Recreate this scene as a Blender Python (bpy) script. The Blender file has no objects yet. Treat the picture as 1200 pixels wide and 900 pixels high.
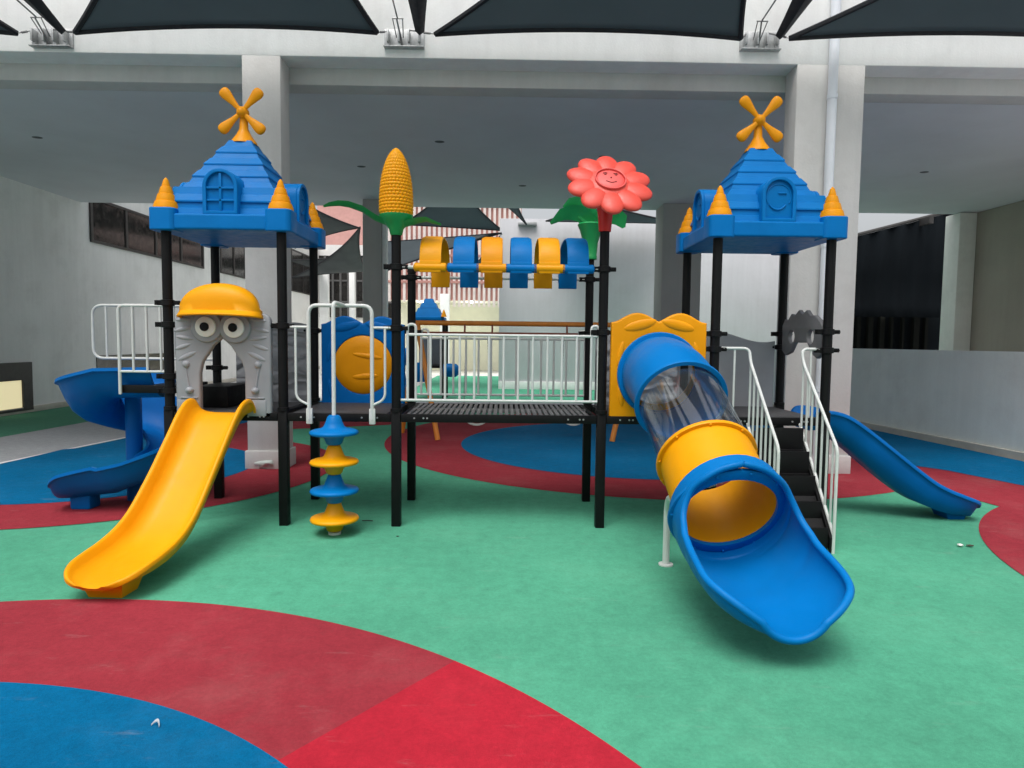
import bpy, bmesh, math, random
from mathutils import Vector, Matrix
V = Vector; PI = math.pi; rad = math.radians
random.seed(7)
sc = bpy.context.scene; COL = sc.collection

# ------------------------------------------------------------------ camera
F, PIT, YAW, ROLL, CH = 770.0, .0657, .0133, .0109, 1.84
fw = V((math.sin(YAW)*math.cos(PIT), math.cos(YAW)*math.cos(PIT), -math.sin(PIT)))
r0 = V((math.cos(YAW), -math.sin(YAW), 0)); u0 = r0.cross(fw)
rt = r0*math.cos(ROLL)+u0*math.sin(ROLL); up = -r0*math.sin(ROLL)+u0*math.cos(ROLL)
cd = bpy.data.cameras.new('camera'); cam = bpy.data.objects.new('camera', cd); COL.objects.link(cam)
M = Matrix((rt, up, -fw)).transposed().to_4x4(); M.translation = V((0, 0, CH)); cam.matrix_world = M
cd.sensor_fit = 'HORIZONTAL'; cd.sensor_width = 36; cd.lens = 36*F/1200; cd.clip_end = 2000; cd.clip_start = .05
sc.camera = cam
def ray(u, v): return fw+rt*((u-600)/F)+up*((450-v)/F)
def W(u, v, Y):
    d = ray(u, v); return V((0, 0, CH))+d*(Y/d.y)

# ------------------------------------------------------------------ materials
def mat(name, col, rough=.5, var=.08, vscale=3.0, bump=0.0, bscale=200.0, metal=0.0, spec=.5, speck=0.0, sscale=300., stain=0.0, coat=0.0, fine=0.0, fscale=9., streak=0.0, grit=0.0):
    m = bpy.data.materials.new(name); m.use_nodes = True; nt = m.node_tree; N = nt.nodes; L = nt.links
    b = N['Principled BSDF']; b.inputs['Roughness'].default_value = rough; b.inputs['Metallic'].default_value = metal
    b.inputs['Specular IOR Level'].default_value = spec; b.inputs['Coat Weight'].default_value = coat; b.inputs['Coat Roughness'].default_value = .15
    tc = N.new('ShaderNodeTexCoord'); out = tc.outputs['Object']
    def noise(scale, det=5, r=.55):
        n = N.new('ShaderNodeTexNoise'); n.inputs['Scale'].default_value = scale; n.inputs['Detail'].default_value = det; n.inputs['Roughness'].default_value = r
        L.new(out, n.inputs['Vector']); return n.outputs['Fac']
    def mr(src, a, bb, lo=.3, hi=.7):
        k = N.new('ShaderNodeMapRange'); k.inputs[1].default_value = lo; k.inputs[2].default_value = hi; k.inputs[3].default_value = a; k.inputs[4].default_value = bb
        L.new(src, k.inputs[0]); return k.outputs[0]
    hsv = N.new('ShaderNodeHueSaturation'); hsv.inputs['Color'].default_value = (*col, 1)
    val = mr(noise(vscale), 1-var, 1+var)
    if speck:
        s = mr(noise(sscale, 2), 1-speck, 1+speck)
        mm = N.new('ShaderNodeMath'); mm.operation = 'MULTIPLY'; L.new(val, mm.inputs[0]); L.new(s, mm.inputs[1]); val = mm.outputs[0]
    def mul(a_, b_):
        q_ = N.new('ShaderNodeMath'); q_.operation = 'MULTIPLY'; L.new(a_, q_.inputs[0]); L.new(b_, q_.inputs[1]); return q_.outputs[0]
    if fine:
        val = mul(val, mr(noise(fscale, 9, .72), 1-fine, 1+fine, .32, .68)); val = mul(val, mr(noise(45, 3, .6), 1-fine*.75, 1+fine*.75, .3, .7))
    if streak:
        mp = N.new('ShaderNodeMapping'); mp.inputs['Scale'].default_value = (2.6, 2.6, .16); L.new(out, mp.inputs[0])
        n_ = N.new('ShaderNodeTexNoise'); n_.inputs['Scale'].default_value = 2; n_.inputs['Detail'].default_value = 7; n_.inputs['Roughness'].default_value = .65; L.new(mp.outputs[0], n_.inputs['Vector'])
        val = mul(val, mr(n_.outputs['Fac'], 1-streak, 1+streak*.4, .35, .6))
    L.new(val, hsv.inputs['Value']); c = hsv.outputs['Color']
    if grit:                              # dark trodden grit and pale scuffs
        mp = N.new('ShaderNodeMapping'); mp.inputs['Scale'].default_value = (1.0, 4.5, 1); mp.inputs['Rotation'].default_value = (0, 0, .5); L.new(out, mp.inputs[0])
        n_ = N.new('ShaderNodeTexNoise'); n_.inputs['Scale'].default_value = 2.2; n_.inputs['Detail'].default_value = 8; n_.inputs['Roughness'].default_value = .7; L.new(mp.outputs[0], n_.inputs['Vector'])
        mx = N.new('ShaderNodeMixRGB'); mx.inputs[2].default_value = (.42, .38, .36, 1); L.new(mr(n_.outputs['Fac'], 0, grit, .60, .80), mx.inputs[0]); L.new(c, mx.inputs[1]); c = mx.outputs[0]
        mx = N.new('ShaderNodeMixRGB'); mx.inputs[2].default_value = (.03, .035, .03, 1); L.new(mr(noise(3.3, 10, .75), 0, grit*1.6, .60, .82), mx.inputs[0]); L.new(c, mx.inputs[1]); c = mx.outputs[0]
    if stain:
        mx = N.new('ShaderNodeMixRGB'); mx.inputs[2].default_value = (.30, .28, .25, 1)
        L.new(mr(noise(1.1, 9, .68), 0, stain, .50, .78), mx.inputs[0]); L.new(c, mx.inputs[1]); c = mx.outputs[0]
    L.new(c, b.inputs['Base Color'])
    rr = mr(noise(vscale*4), max(rough-.07, .02), rough+.1); L.new(rr, b.inputs['Roughness'])
    if bump:
        bp = N.new('ShaderNodeBump'); bp.inputs['Strength'].default_value = bump; bp.inputs['Distance'].default_value = .01
        L.new(noise(bscale, 3), bp.inputs['Height']); L.new(bp.outputs[0], b.inputs['Normal'])
    return m
def emis(name, col, s):
    m = bpy.data.materials.new(name); m.use_nodes = True; b = m.node_tree.nodes['Principled BSDF']
    b.inputs['Base Color'].default_value = (*col, 1); b.inputs['Emission Color'].default_value = (*col, 1); b.inputs['Emission Strength'].default_value = s
    return m
BLUE = mat('blue_plastic', (.000, .155, .46), .42, .09, 2.5, .10, 60, spec=.13)
BLUE2 = mat('deep_blue_plastic', (.000, .125, .42), .42, .09, 2.5, .10, 60, spec=.13)
YEL = mat('yellow_plastic', (.80, .335, .001), .42, .06, 2.5, .10, 60, spec=.22)
ORG = mat('orange_yellow_plastic', (.77, .295, .001), .42, .08, 2.5, .10, 60, spec=.22)
REDP = mat('red_plastic', (.70, .068, .045), .45, .06, 5, .12, 60)
REDD = mat('deep_red_plastic', (.62, .012, .010), .42, .06, 5, .1, 60)
GRNP = mat('green_plastic', (.008, .29, .075), .42, .10, 5, .1, 60)
GREYP = mat('grey_plastic', (.285, .295, .315), .5, .08, 4, .10, 40)
GREYD = mat('dark_grey_plastic', (.17, .17, .175), .5, .08, 4, .10, 40)
BLK = mat('black_powder_coat', (.0055, .0055, .006), .48, .15, 6, .08, 300, spec=.2)
DECKM = mat('deck_rubber_coat', (.045, .045, .048), .6, .25, 8, .2, 200)
WHT = mat('white_tube_paint', (.62, .64, .62), .38, .06, 8)
WEYE = mat('white_eye_plastic', (.80, .80, .76), .4, .03)
ORT = mat('orange_steel_paint', (.80, .26, .03), .4, .1, 5)
RUST = mat('red_brown_steel_paint', (.30, .075, .04), .45, .1, 5)
STEEL = mat('galvanised_steel', (.42, .43, .43), .42, .2, 20, metal=.6)
CHAIN = mat('chain_steel', (.25, .25, .25), .4, .2, 20, metal=.7)
SWSEAT = mat('pale_seat_rubber', (.62, .60, .54), .55, .1)
FASC = mat('white_plaster', (.86, .86, .845), .9, .035, 1.2, .25, 35, stain=.22, streak=.035, fine=.015)
COLM = mat('grey_column_plaster', (.60, .59, .575), .9, .05, 1.4, .28, 35, stain=.25, streak=.035, fine=.015)
CEIL = mat('dark_grey_ceiling_paint', (.66, .68, .715), .9, .06, .5, .12, 20, stain=.10)
WALLM = mat('side_wall_plaster', (.80, .80, .785), .92, .06, .7, .25, 30, stain=.22, streak=.035, fine=.015)
LOWW = mat('low_wall_plaster', (.78, .80, .745), .92, .05, .8, .25, 30, stain=.22, streak=.035, fine=.015)
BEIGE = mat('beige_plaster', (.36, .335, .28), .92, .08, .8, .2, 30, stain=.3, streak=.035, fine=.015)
BACKW = mat('rear_wall_plaster', (.56, .56, .585), .92, .05, .5, .2, 30, stain=.15, streak=.035, fine=.015)
DKCOL = mat('taupe_column_paint', (.44, .43, .41), .9, .06, 1, .2, 30, streak=.035, fine=.015)
SKIRT = mat('cream_skirting', (.50, .47, .41), .85, .12, 3, .2, 40, stain=.4)
GLASSD = mat('dark_window_glass', (.018, .017, .016), .12, .3, 1.5, spec=.6)
FRAMED = mat('dark_window_frame', (.03, .028, .027), .5, .1)
NET = mat('dark_shade_net', (.007, .009, .011), .95, .15, .8, .3, 150, spec=.03)
PIPE = mat('white_pvc_pipe', (.78, .81, .86), .35, .03, 5)
SLAT = mat('pink_white_slat', (.74, .64, .61), .7, .1, 2)
SLATR = mat('red_brown_screen', (.50, .24, .21), .7, .15, 2)
CREAMW = mat('cream_lobby_wall', (.68, .68, .56), .8, .04)
LAMPM = emis('lamp_lens', (1, .95, .8), 9)
LITW = emis('lit_room_glow', (.80, .70, .42), .55)
GBASE = dict(fine=.11, grit=.28, rough=.9, vscale=.55, bump=.55, bscale=420, spec=.08, sscale=240)
GREENG = mat('green_rubber', (.088, .36, .228), var=.15, speck=.17, stain=.07, **GBASE)
REDG = mat('worn_red_rubber', (.31, .034, .048), var=.13, speck=.19, stain=.16, **GBASE)
REDB = mat('bright_red_rubber', (.44, .020, .038), var=.07, speck=.15, stain=.04, **GBASE)
BLUEG = mat('blue_rubber', (.000, .130, .295), var=.16, speck=.18, stain=.05, **GBASE)
GREYG = mat('grey_rubber', (.36, .37, .385), var=.08, speck=.13, stain=.06, **GBASE)
GREENB = mat('dark_green_rubber', (.075, .24, .155), var=.1, speck=.15, stain=.08, **GBASE)
WLINE = mat('white_line_paint', (.75, .76, .76), .8, .08, 3)
PAVE = mat('pale_paving', (.56, .56, .545), .9, .1, .6, .3, 60, stain=.3)

def panel_mat(name, col, scale, dist):       # moulded ripples in the plastic
    m = mat(name, col, .5, .08, 4, .1, 40); nt = m.node_tree; N = nt.nodes; L = nt.links
    tc = N.new('ShaderNodeTexCoord'); mp = N.new('ShaderNodeMapping'); mp.inputs['Scale'].default_value = (1.0, 1.0, 2.0)
    n = N.new('ShaderNodeTexNoise'); n.inputs['Scale'].default_value = scale; n.inputs['Detail'].default_value = .6; n.inputs['Distortion'].default_value = .9
    bp = N.new('ShaderNodeBump'); bp.inputs['Strength'].default_value = .6; bp.inputs['Distance'].default_value = dist
    L.new(tc.outputs['Object'], mp.inputs['Vector']); L.new(mp.outputs[0], n.inputs['Vector']); L.new(n.outputs['Fac'], bp.inputs['Height']); L.new(bp.outputs[0], N['Principled BSDF'].inputs['Normal'])
    return m
RIPPLE = panel_mat('rippled_grey_plastic', (.25, .26, .275), 3.4, .16)

def sail_mat():
    m = mat('shade_sail_cloth', (.095, .115, .127), .8, .12, 1.5, .3, 400, spec=.2); nt = m.node_tree; N = nt.nodes; L = nt.links
    b = N['Principled BSDF']; t = N.new('ShaderNodeBsdfTranslucent'); t.inputs['Color'].default_value = (.20, .245, .265, 1)
    mx = N.new('ShaderNodeMixShader'); mx.inputs[0].default_value = .5
    L.new(b.outputs[0], mx.inputs[1]); L.new(t.outputs[0], mx.inputs[2]); L.new(mx.outputs[0], N['Material Output'].inputs['Surface'])
    return m
SAIL = sail_mat()
HEM = mat('sail_hem_webbing', (.012, .013, .018), .7, .1)
def clear_mat():
    m = bpy.data.materials.new('clear_polycarbonate'); m.use_nodes = True; nt = m.node_tree; N = nt.nodes; L = nt.links; N.clear()
    o = N.new('ShaderNodeOutputMaterial'); tr = N.new('ShaderNodeBsdfTransparent'); tr.inputs[0].default_value = (.965, .98, .985, 1)
    g = N.new('ShaderNodeBsdfGlossy'); g.inputs['Roughness'].default_value = .04; d = N.new('ShaderNodeBsdfDiffuse'); d.inputs[0].default_value = (.7, .75, .8, 1)
    lw_ = N.new('ShaderNodeLayerWeight'); lw_.inputs['Blend'].default_value = .5
    pw = N.new('ShaderNodeMath'); pw.operation = 'POWER'; pw.inputs[1].default_value = 3.2; L.new(lw_.outputs['Facing'], pw.inputs[0])
    fa = N.new('ShaderNodeMath'); fa.operation = 'MULTIPLY_ADD'; fa.inputs[1].default_value = .6; fa.inputs[2].default_value = .09; L.new(pw.outputs[0], fa.inputs[0])
    tc = N.new('ShaderNodeTexCoord'); mp = N.new('ShaderNodeMapping'); mp.inputs['Scale'].default_value = (5, .6, 5); n = N.new('ShaderNodeTexNoise'); n.inputs['Scale'].default_value = 2.2; n.inputs['Detail'].default_value = 1
    bp = N.new('ShaderNodeBump'); bp.inputs['Strength'].default_value = .5; bp.inputs['Distance'].default_value = .08
    L.new(tc.outputs['Object'], mp.inputs[0]); L.new(mp.outputs[0], n.inputs['Vector']); L.new(n.outputs['Fac'], bp.inputs['Height']); m0 = N.new('ShaderNodeMixShader'); m0.inputs[0].default_value = .012; L.new(tr.outputs[0], m0.inputs[1]); L.new(d.outputs[0], m0.inputs[2])
    m1 = N.new('ShaderNodeMixShader'); L.new(fa.outputs[0], m1.inputs[0]); L.new(m0.outputs[0], m1.inputs[1]); L.new(g.outputs[0], m1.inputs[2]); L.new(m1.outputs[0], o.inputs['Surface'])
    return m
CLEAR = clear_mat()

# ------------------------------------------------------------------ object helpers
ORIG = {}
def tag(o, label=None, cat=None, group=None, kind=None):
    if label: o['label'] = label
    if cat: o['category'] = cat
    if group: o['group'] = group
    if kind: o['kind'] = kind
    return o
def thing(name, label, cat, loc=(0, 0, 0), group=None):
    o = bpy.data.objects.new(name, None); COL.objects.link(o); o.location = loc; o.empty_display_size = .2
    ORIG[o] = V(loc); return tag(o, label, cat, group)
def obj(name, bm, m, parent=None, label=None, sharp=38, origin=None):
    if isinstance(bm, bpy.types.Mesh): me = bm
    else:
        bmesh.ops.recalc_face_normals(bm, faces=bm.faces[:]) if not bm.faces.layers.int.get('keep') else None
        me = bpy.data.meshes.new(name); bm.to_mesh(me); bm.free()
    me.name = name; me.materials.clear(); me.materials.append(m)
    for p in me.polygons: p.use_smooth = True
    me.set_sharp_from_angle(angle=rad(sharp))
    if origin is None:
        if parent is None or True:
            xs = [v.co for v in me.vertices]
            lo = V((min(c.x for c in xs), min(c.y for c in xs), min(c.z for c in xs))); hi = V((max(c.x for c in xs), max(c.y for c in xs), max(c.z for c in xs)))
            origin = V(((lo.x+hi.x)/2, (lo.y+hi.y)/2, lo.z))
    origin = V(origin); me.transform(Matrix.Translation(-origin))
    o = bpy.data.objects.new(name, me); COL.objects.link(o); ORIG[o] = origin
    if parent: o.parent = parent; o.location = origin-ORIG[parent]
    else: o.location = origin
    if label: o['label'] = label
    return o
def structure(name, bm, m): return tag(obj(name, bm, m, origin=(0, 0, 0)), kind='structure')
NB = bmesh.new
def box(bm, lo, hi, bev=0.0, seg=2, M_=None):
    b = NB(); bmesh.ops.create_cube(b, size=1); lo = V(lo); hi = V(hi); s = hi-lo; c = (hi+lo)/2
    for v in b.verts: v.co = V((v.co.x*s.x+c.x, v.co.y*s.y+c.y, v.co.z*s.z+c.z))
    if bev: bmesh.ops.bevel(b, geom=b.edges[:], offset=bev, segments=seg, profile=.5, affect='EDGES')
    merge(bm, b, M_); return bm
def merge(bm, b, M_=None):
    if M_ is not None: bmesh.ops.transform(b, matrix=M_, verts=b.verts[:])
    me = bpy.data.meshes.new('t'); b.to_mesh(me); b.free(); bm.from_mesh(me); bpy.data.meshes.remove(me)
def loft(bm, rings, closed=True, cap=True):
    vs = [[bm.verts.new(p) for p in r] for r in rings]; n = len(rings[0])
    for i in range(len(vs)-1):
        for j in range(n if closed else n-1):
            k = (j+1) % n; bm.faces.new((vs[i][j], vs[i][k], vs[i+1][k], vs[i+1][j]))
    if cap and closed:
        bm.faces.new(vs[0]); bm.faces.new(vs[-1])
    return bm
def fillet(pts, r, n=5):
    pts = [V(p) for p in pts]; out = [pts[0]]
    for i in range(1, len(pts)-1):
        a, b, c = pts[i-1], pts[i], pts[i+1]; d1 = a-b; d2 = c-b; k = min(r, d1.length*.49, d2.length*.49)
        p = b+d1.normalized()*k; q = b+d2.normalized()*k
        for j in range(n+1):
            t = j/n; out.append(p*(1-t)**2+b*2*t*(1-t)+q*t*t)
    out.append(pts[-1]); return out
def tube(bm, pts, r, n=10, cap=True):
    pts = [V(p) for p in pts]; rs = r if isinstance(r, (list, tuple)) else [r]*len(pts); rings = []; nrm = None
    for i, p in enumerate(pts):
        t = (pts[min(i+1, len(pts)-1)]-pts[max(i-1, 0)]).normalized()
        if nrm is None: nrm = t.orthogonal().normalized()
        nrm = (nrm-t*nrm.dot(t)).normalized(); bn = t.cross(nrm)
        rings.append([p+(nrm*math.cos(a)+bn*math.sin(a))*rs[i] for a in (2*PI*k/n for k in range(n))])
    return loft(bm, rings, True, cap)
def lathe(bm, prof, c=(0, 0, 0), n=32, M_=None):
    b = NB(); rings = [[V((r*math.cos(2*PI*k/n), r*math.sin(2*PI*k/n), z)) for k in range(n)] for r, z in prof]
    loft(b, rings, True, True); merge(bm, b, (Matrix.Translation(V(c)) @ M_) if M_ is not None else Matrix.Translation(V(c))); return bm
def flat(loops, depth, bev=.01, res=3, place=None):
    """solid panel from 2D loops (outer first, then holes): local x, y, thickness along z; rounded edges"""
    cu = bpy.data.curves.new('c', 'CURVE'); cu.dimensions = '2D'; cu.fill_mode = 'BOTH'; cu.extrude = max(depth/2-bev, .0005); cu.bevel_depth = bev; cu.bevel_resolution = res; cu.offset = -bev
    for lp in loops:
        s = cu.splines.new('POLY'); s.points.add(len(lp)-1); s.use_cyclic_u = True
        for p, q in zip(s.points, lp): p.co = (q[0], q[1], 0, 1)
    o = bpy.data.objects.new('c', cu); COL.objects.link(o); dg = bpy.context.evaluated_depsgraph_get(); me = bpy.data.meshes.new_from_object(o.evaluated_get(dg))
    bpy.data.objects.remove(o); bpy.data.curves.remove(cu)
    b = NB(); b.from_mesh(me); bpy.data.meshes.remove(me); bmesh.ops.remove_doubles(b, verts=b.verts[:], dist=.0004)
    if place is not None: bmesh.ops.transform(b, matrix=place, verts=b.verts[:])
    return b
FRONT = lambda x, y, z: Matrix.Translation((x, y, z)) @ Matrix(((1, 0, 0, 0), (0, 0, -1, 0), (0, 1, 0, 0), (0, 0, 0, 1)))   # local (x,y)->(X,Z), +z -> -Y
SIDE = lambda x, y, z: Matrix.Translation((x, y, z)) @ Matrix(((0, 0, 1, 0), (1, 0, 0, 0), (0, 1, 0, 0), (0, 0, 0, 1)))     # local (x,y)->(Y,Z), +z -> +X
def ell(bm, c, rx, ry, rz, R=None, u=20, v=12):
    b = NB(); bmesh.ops.create_uvsphere(b, u_segments=u, v_segments=v, radius=1)
    M_ = Matrix.Translation(V(c)) @ (R if R is not None else Matrix()) @ Matrix.Diagonal((rx, ry, rz, 1)); merge(bm, b, M_); return bm
def arc(cx, cy, r, a0, a1, n=16, ry=None):
    return [(cx+r*math.cos(rad(a0+(a1-a0)*i/n)), cy+(ry or r)*math.sin(rad(a0+(a1-a0)*i/n))) for i in range(n+1)]
def rrect(x0, y0, x1, y1, r, n=5):
    return arc(x1-r, y0+r, r, -90, 0, n)+arc(x1-r, y1-r, r, 0, 90, n)+arc(x0+r, y1-r, r, 90, 180, n)+arc(x0+r, y0+r, r, 180, 270, n)

# ------------------------------------------------------------------ ground
def sheet(name, pts, z, m):
    b = NB(); b.faces.new([b.verts.new((p[0], p[1], z)) for p in pts]); bmesh.ops.triangulate(b, faces=b.faces[:]); return structure(name, b, m)
sheet('ground', [(-400, -400), (400, -400), (400, 400), (-400, 400)], -.012, PAVE)
sheet('green_rubber_ground', [(-10.6, -14), (9.4, -14), (8.6, 6), (8.0, 14.5), (7.5, 19.5), (-10.9, 19.5)], 0, GREENG)
sheet('grey_walkway', [(-9.35, -14), (-7.27, -14), (-7.25, 9.5), (-6.9, 12), (-6.3, 19.5), (-8.6, 19.5), (-9.05, 12)], .004, GREYG)
sheet('green_border_path', [(-11.4, -14), (-9.37, -14), (-9.07, 12), (-8.62, 19.5), (-11.4, 19.5)], .004, GREENB)
sheet('white_line_marking', [(-7.27, -14), (-7.19, -14), (-7.17, 9.5), (-6.82, 12), (-6.22, 19.5), (-6.3, 19.5), (-6.9, 12), (-7.25, 9.5)], .008, WLINE)
def disc(cx, cy, r0_, r1_, a0=0, a1=360, n=160):
    o = [(cx+r1_*math.cos(rad(a0+(a1-a0)*i/n)), cy+r1_*math.sin(rad(a0+(a1-a0)*i/n))) for i in range(n+1)]
    if r0_ <= 0: return o[:-1]
    return o+[(cx+r0_*math.cos(rad(a0+(a1-a0)*i/n)), cy+r0_*math.sin(rad(a0+(a1-a0)*i/n))) for i in range(n, -1, -1)]
def ring(name, cx, cy, r0_, r1_, z, m, a0=0, a1=360, n=160, clip=None, c2=None):
    b = NB(); c2 = c2 or (cx, cy); prev = None
    for i in range(n+1):
        a = rad(a0+(a1-a0)*i/n); p = b.verts.new((cx+r1_*math.cos(a), cy+r1_*math.sin(a), z)); q = b.verts.new((c2[0]+r0_*math.cos(a), c2[1]+r0_*math.sin(a), z))
        if prev: b.faces.new((prev[0], p, q, prev[1]))
        prev = (p, q)
    for cl in (clip or ()): bmesh.ops.bisect_plane(b, geom=b.verts[:]+b.edges[:]+b.faces[:], plane_co=(*cl[0], 0), plane_no=(*cl[1], 0), clear_outer=True)
    return structure(name, b, m)
# left: blue field along the walkway, then the ring that curls under the slides
sheet('blue_rubber_field', [(-7.15, 9.2), (-6.8, 12), (-6.2, 19.4), (-4.0, 19.4), (-4.3, 15.2), (-5.5, 14.6), (-5.75, 13.2), (-5.75, 11.1), (-5.7, 9.2)], .0075, BLUEG)
ring('red_rubber_ring', -5.4, 9.1, 1.6, 3.0, .006, REDG, clip=(((-7.18, 9), (-1, 0)), ((-7.13, 9.5), (-1, .14))))
sheet('red_rubber_band', [(-6.3, 12.0), (-5.7, 13.3), (-4.4, 13.25), (-2.45, 14.1), (-2.2, 15.3), (-4.2, 15.3), (-6.0, 14.2)], .0045, REDG)
sheet('red_rubber_patch', [(-6.4, 11.3), (-4.4, 10.9), (-3.7, 11.25), (-4.5, 13.4), (-5.8, 13.4)], .0052, REDG)
b = NB(); b.faces.new([b.verts.new((p[0], p[1], .009)) for p in disc(-5.65, 9.15, 0, 2.08)])
bmesh.ops.bisect_plane(b, geom=b.verts[:]+b.edges[:]+b.faces[:], plane_co=(-7.16, 9, 0), plane_no=(-1, .03, 0), clear_outer=True); structure('blue_rubber_disc', b, BLUEG)
# centre rear and right
ring('red_rubber_ring', 2.65, 12.3, 2.8, 4.8, .004, REDG, c2=(2.35, 11.75))
sheet('blue_rubber_disc', disc(2.33, 11.72, 0, 3.07), .008, BLUEG)
sheet('red_rubber_patch', [(4.9, 8.4), (5.3, 8.15), (5.6, 7.95), (5.71, 7.36), (6.4, 7.6), (7.3, 6.6), (6.9, 8.4), (6.55, 9.5), (6.25, 9.95), (5.4, 9.6)], .0055, REDG)
ring('red_rubber_ring', 8.01, 4.16, 2.75, 3.94, .0065, REDG)
sheet('blue_rubber_disc', disc(8.01, 4.16, 0, 2.75), .0065, BLUEG)
sheet('blue_rubber_strip', [(5.6, 10.9), (6.18, 9.92), (6.53, 9.47), (6.87, 8.46), (7.3, 6), (8.6, 6), (8.3, 10.4), (7.9, 14.7), (7.4, 19.4), (4, 19.4)], .011, BLUEG)
# foreground
ring('red_rubber_ring', -2.78, .44, 2.85, 4.09, .004, REDG, 52, 250)
ring('bright_red_rubber_ring', -2.78, .44, 2.85, 4.09, .004, REDB, -110, 52)
sheet('blue_rubber_disc', disc(-2.83, .41, 0, 3.0), .007, BLUEG)
sheet('rear_green_ground', [(-3.4, 19.6), (12, 19.6), (12, 34), (-3.4, 34)], .002, GREENG)
sheet('rear_blue_path', [(-6, 17.2), (7.4, 17.2), (7.4, 19.7), (-6, 19.7)], .0045, GREYG)

# ------------------------------------------------------------------ building: front frame, ceiling, columns
YF, YB = 9.2, 9.6
zf = W(600, 70, YF).z; zc = W(600, 104, YB+.02).z; YE = 18.1
bld = thing('covered_building', 'concrete canopy building with deep white front beam, square columns and dark grey ceiling', 'building', (0, YF, 0))
b = NB(); box(b, (-14, YF, zf), (15.5, YB, 7.3), .015); obj('front_beam', b, FASC, bld)
b = NB(); box(b, (-14, YB+.002, zc), (15.5, YB+.35, 7.2), .02); obj('inner_beam', b, COLM, bld)
b = NB(); box(b, (-14, YB+.352, zc+.004), (15.5, YE, zc+.5)); obj('ceiling', b, CEIL, bld)
xl0, xl1 = W(286.5, 300, YF).x, W(331, 300, YF).x
xr0, xr1 = W(930, 200, YF).x, W(1009, 200, YF).x
for x0, x1 in ((xl0, xl1), (xr0, xr1)):
    b = NB(); box(b, (x0, YF+.002, .01), (x1, YB-.02, zf+.01), .012); c = obj('column', b, COLM, bld)
    b = NB(); box(b, (x0-.03, YF-.03, 0), (x1+.03, YB+.01, .26), .012); obj('plinth', b, COLM, c)
for x0, x1 in ((-14, -13.2), (12.6, 13.5)):
    b = NB(); box(b, (x0, YF+.002, .0), (x1, YB-.02, zf+.01), .012); obj('column', b, COLM, bld)
for u0_, u1_ in ((425, 447), (776, 822)):
    x0 = W(u0_, 300, YE-.9).x; x1 = W(u1_, 300, YE-.9).x
    b = NB(); box(b, (x0, YE-.9, 0), (x1, YE-.05, zc+.003), .015); obj('column', b, DKCOL, bld, label='taupe rear column under the far ceiling edge')
    if u0_ == 425:
        b = NB(); box(b, (x1+.01, YE-.85, 0), (x1+.12, YE-.6, zc+.003), .01); obj('column_trim', b, FASC, bld)
b = NB(); tube(b, [(W(969, 250, YF-.06).x, YF-.075, .02), (W(969, 250, YF-.06).x, YF-.075, 7.25)], .062, 16); pp = obj('downpipe', b, PIPE, bld)
for z in (1.2, 3.2, 5.2, 7.2):
    b = NB(); lathe(b, [(.07, -.03), (.07, .03)], (W(969, 250, YF-.06).x, YF-.075, z), 16); obj('pipe_clip', b, PIPE, pp)
CMK = mat('ceiling_mark', (.10, .11, .115), .8)
for p in ((-8.5, 12.3), (-3, 14), (-1.2, 12.2), (1.9, 13), (.4, 15.5), (8.7, 13.8), (6, 12), (-6.2, 15.5)):
    b = NB(); ell(b, (p[0], p[1], zc+.004), .09, .07, .01); obj('ceiling_rose', b, CMK, bld)

# ------------------------------------------------------------------ sail brackets on the beam
BR = []
for u, v in ((62, 43), (474, 44), (890, 47)):
    c = W(u, v, YF-.01); BR.append(c); x, z = c.x, c.z
    br = NB(); box(br, (x-.27, YF-.022, z-.15), (x+.27, YF-.001, z+.10), .004); box(br, (x-.27, YF-.10, z-.155), (x+.27, YF-.001, z-.14), .003)
    bo = obj('anchor_bracket', br, STEEL, bld)
    for dx in (-.21, -.06, .07, .21):
        q = NB(); box(q, (x+dx-.012, YF-.13, z-.10), (x+dx+.012, YF-.02, z+.06), .004); lathe(q, [(.022, 0), (.022, .04)], (x+dx, YF-.05, z-.12), 8, Matrix.Rotation(PI/2, 4, 'X'))
        obj('anchor_lug', q, STEEL, bo)
    q = NB(); t = [(x-.06, YF-.12, z+.02), (x-.10, YF-.22, z+.2), (x-.06, YF-.4, z+.26)]
    tube(q, [(x-.02, YF-.03, z-.12), (x-.07, YF-.25, z+.14)], .011, 8); tube(q, [(x-.13, YF-.24, z+.14), (x+.02, YF-.24, z+.14)], .009, 8); tube(q, [(x-.12, YF-.24, z+.13), (x-.1, YF-.05, z-.02)], .007, 8); tube(q, [(x+.01, YF-.24, z+.13), (x-.01, YF-.05, z-.02)], .007, 8)
    obj('turnbuckle', q, CHAIN, bo)
def turn(parent_mesh, a, b_):   # link from sail corner to lug
    a = V(a); b_ = V(b_); d = b_-a
    tube(parent_mesh, [a, b_], .006, 6); tube(parent_mesh, [a+d*.3, a+d*.7], .014, 8)

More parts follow.
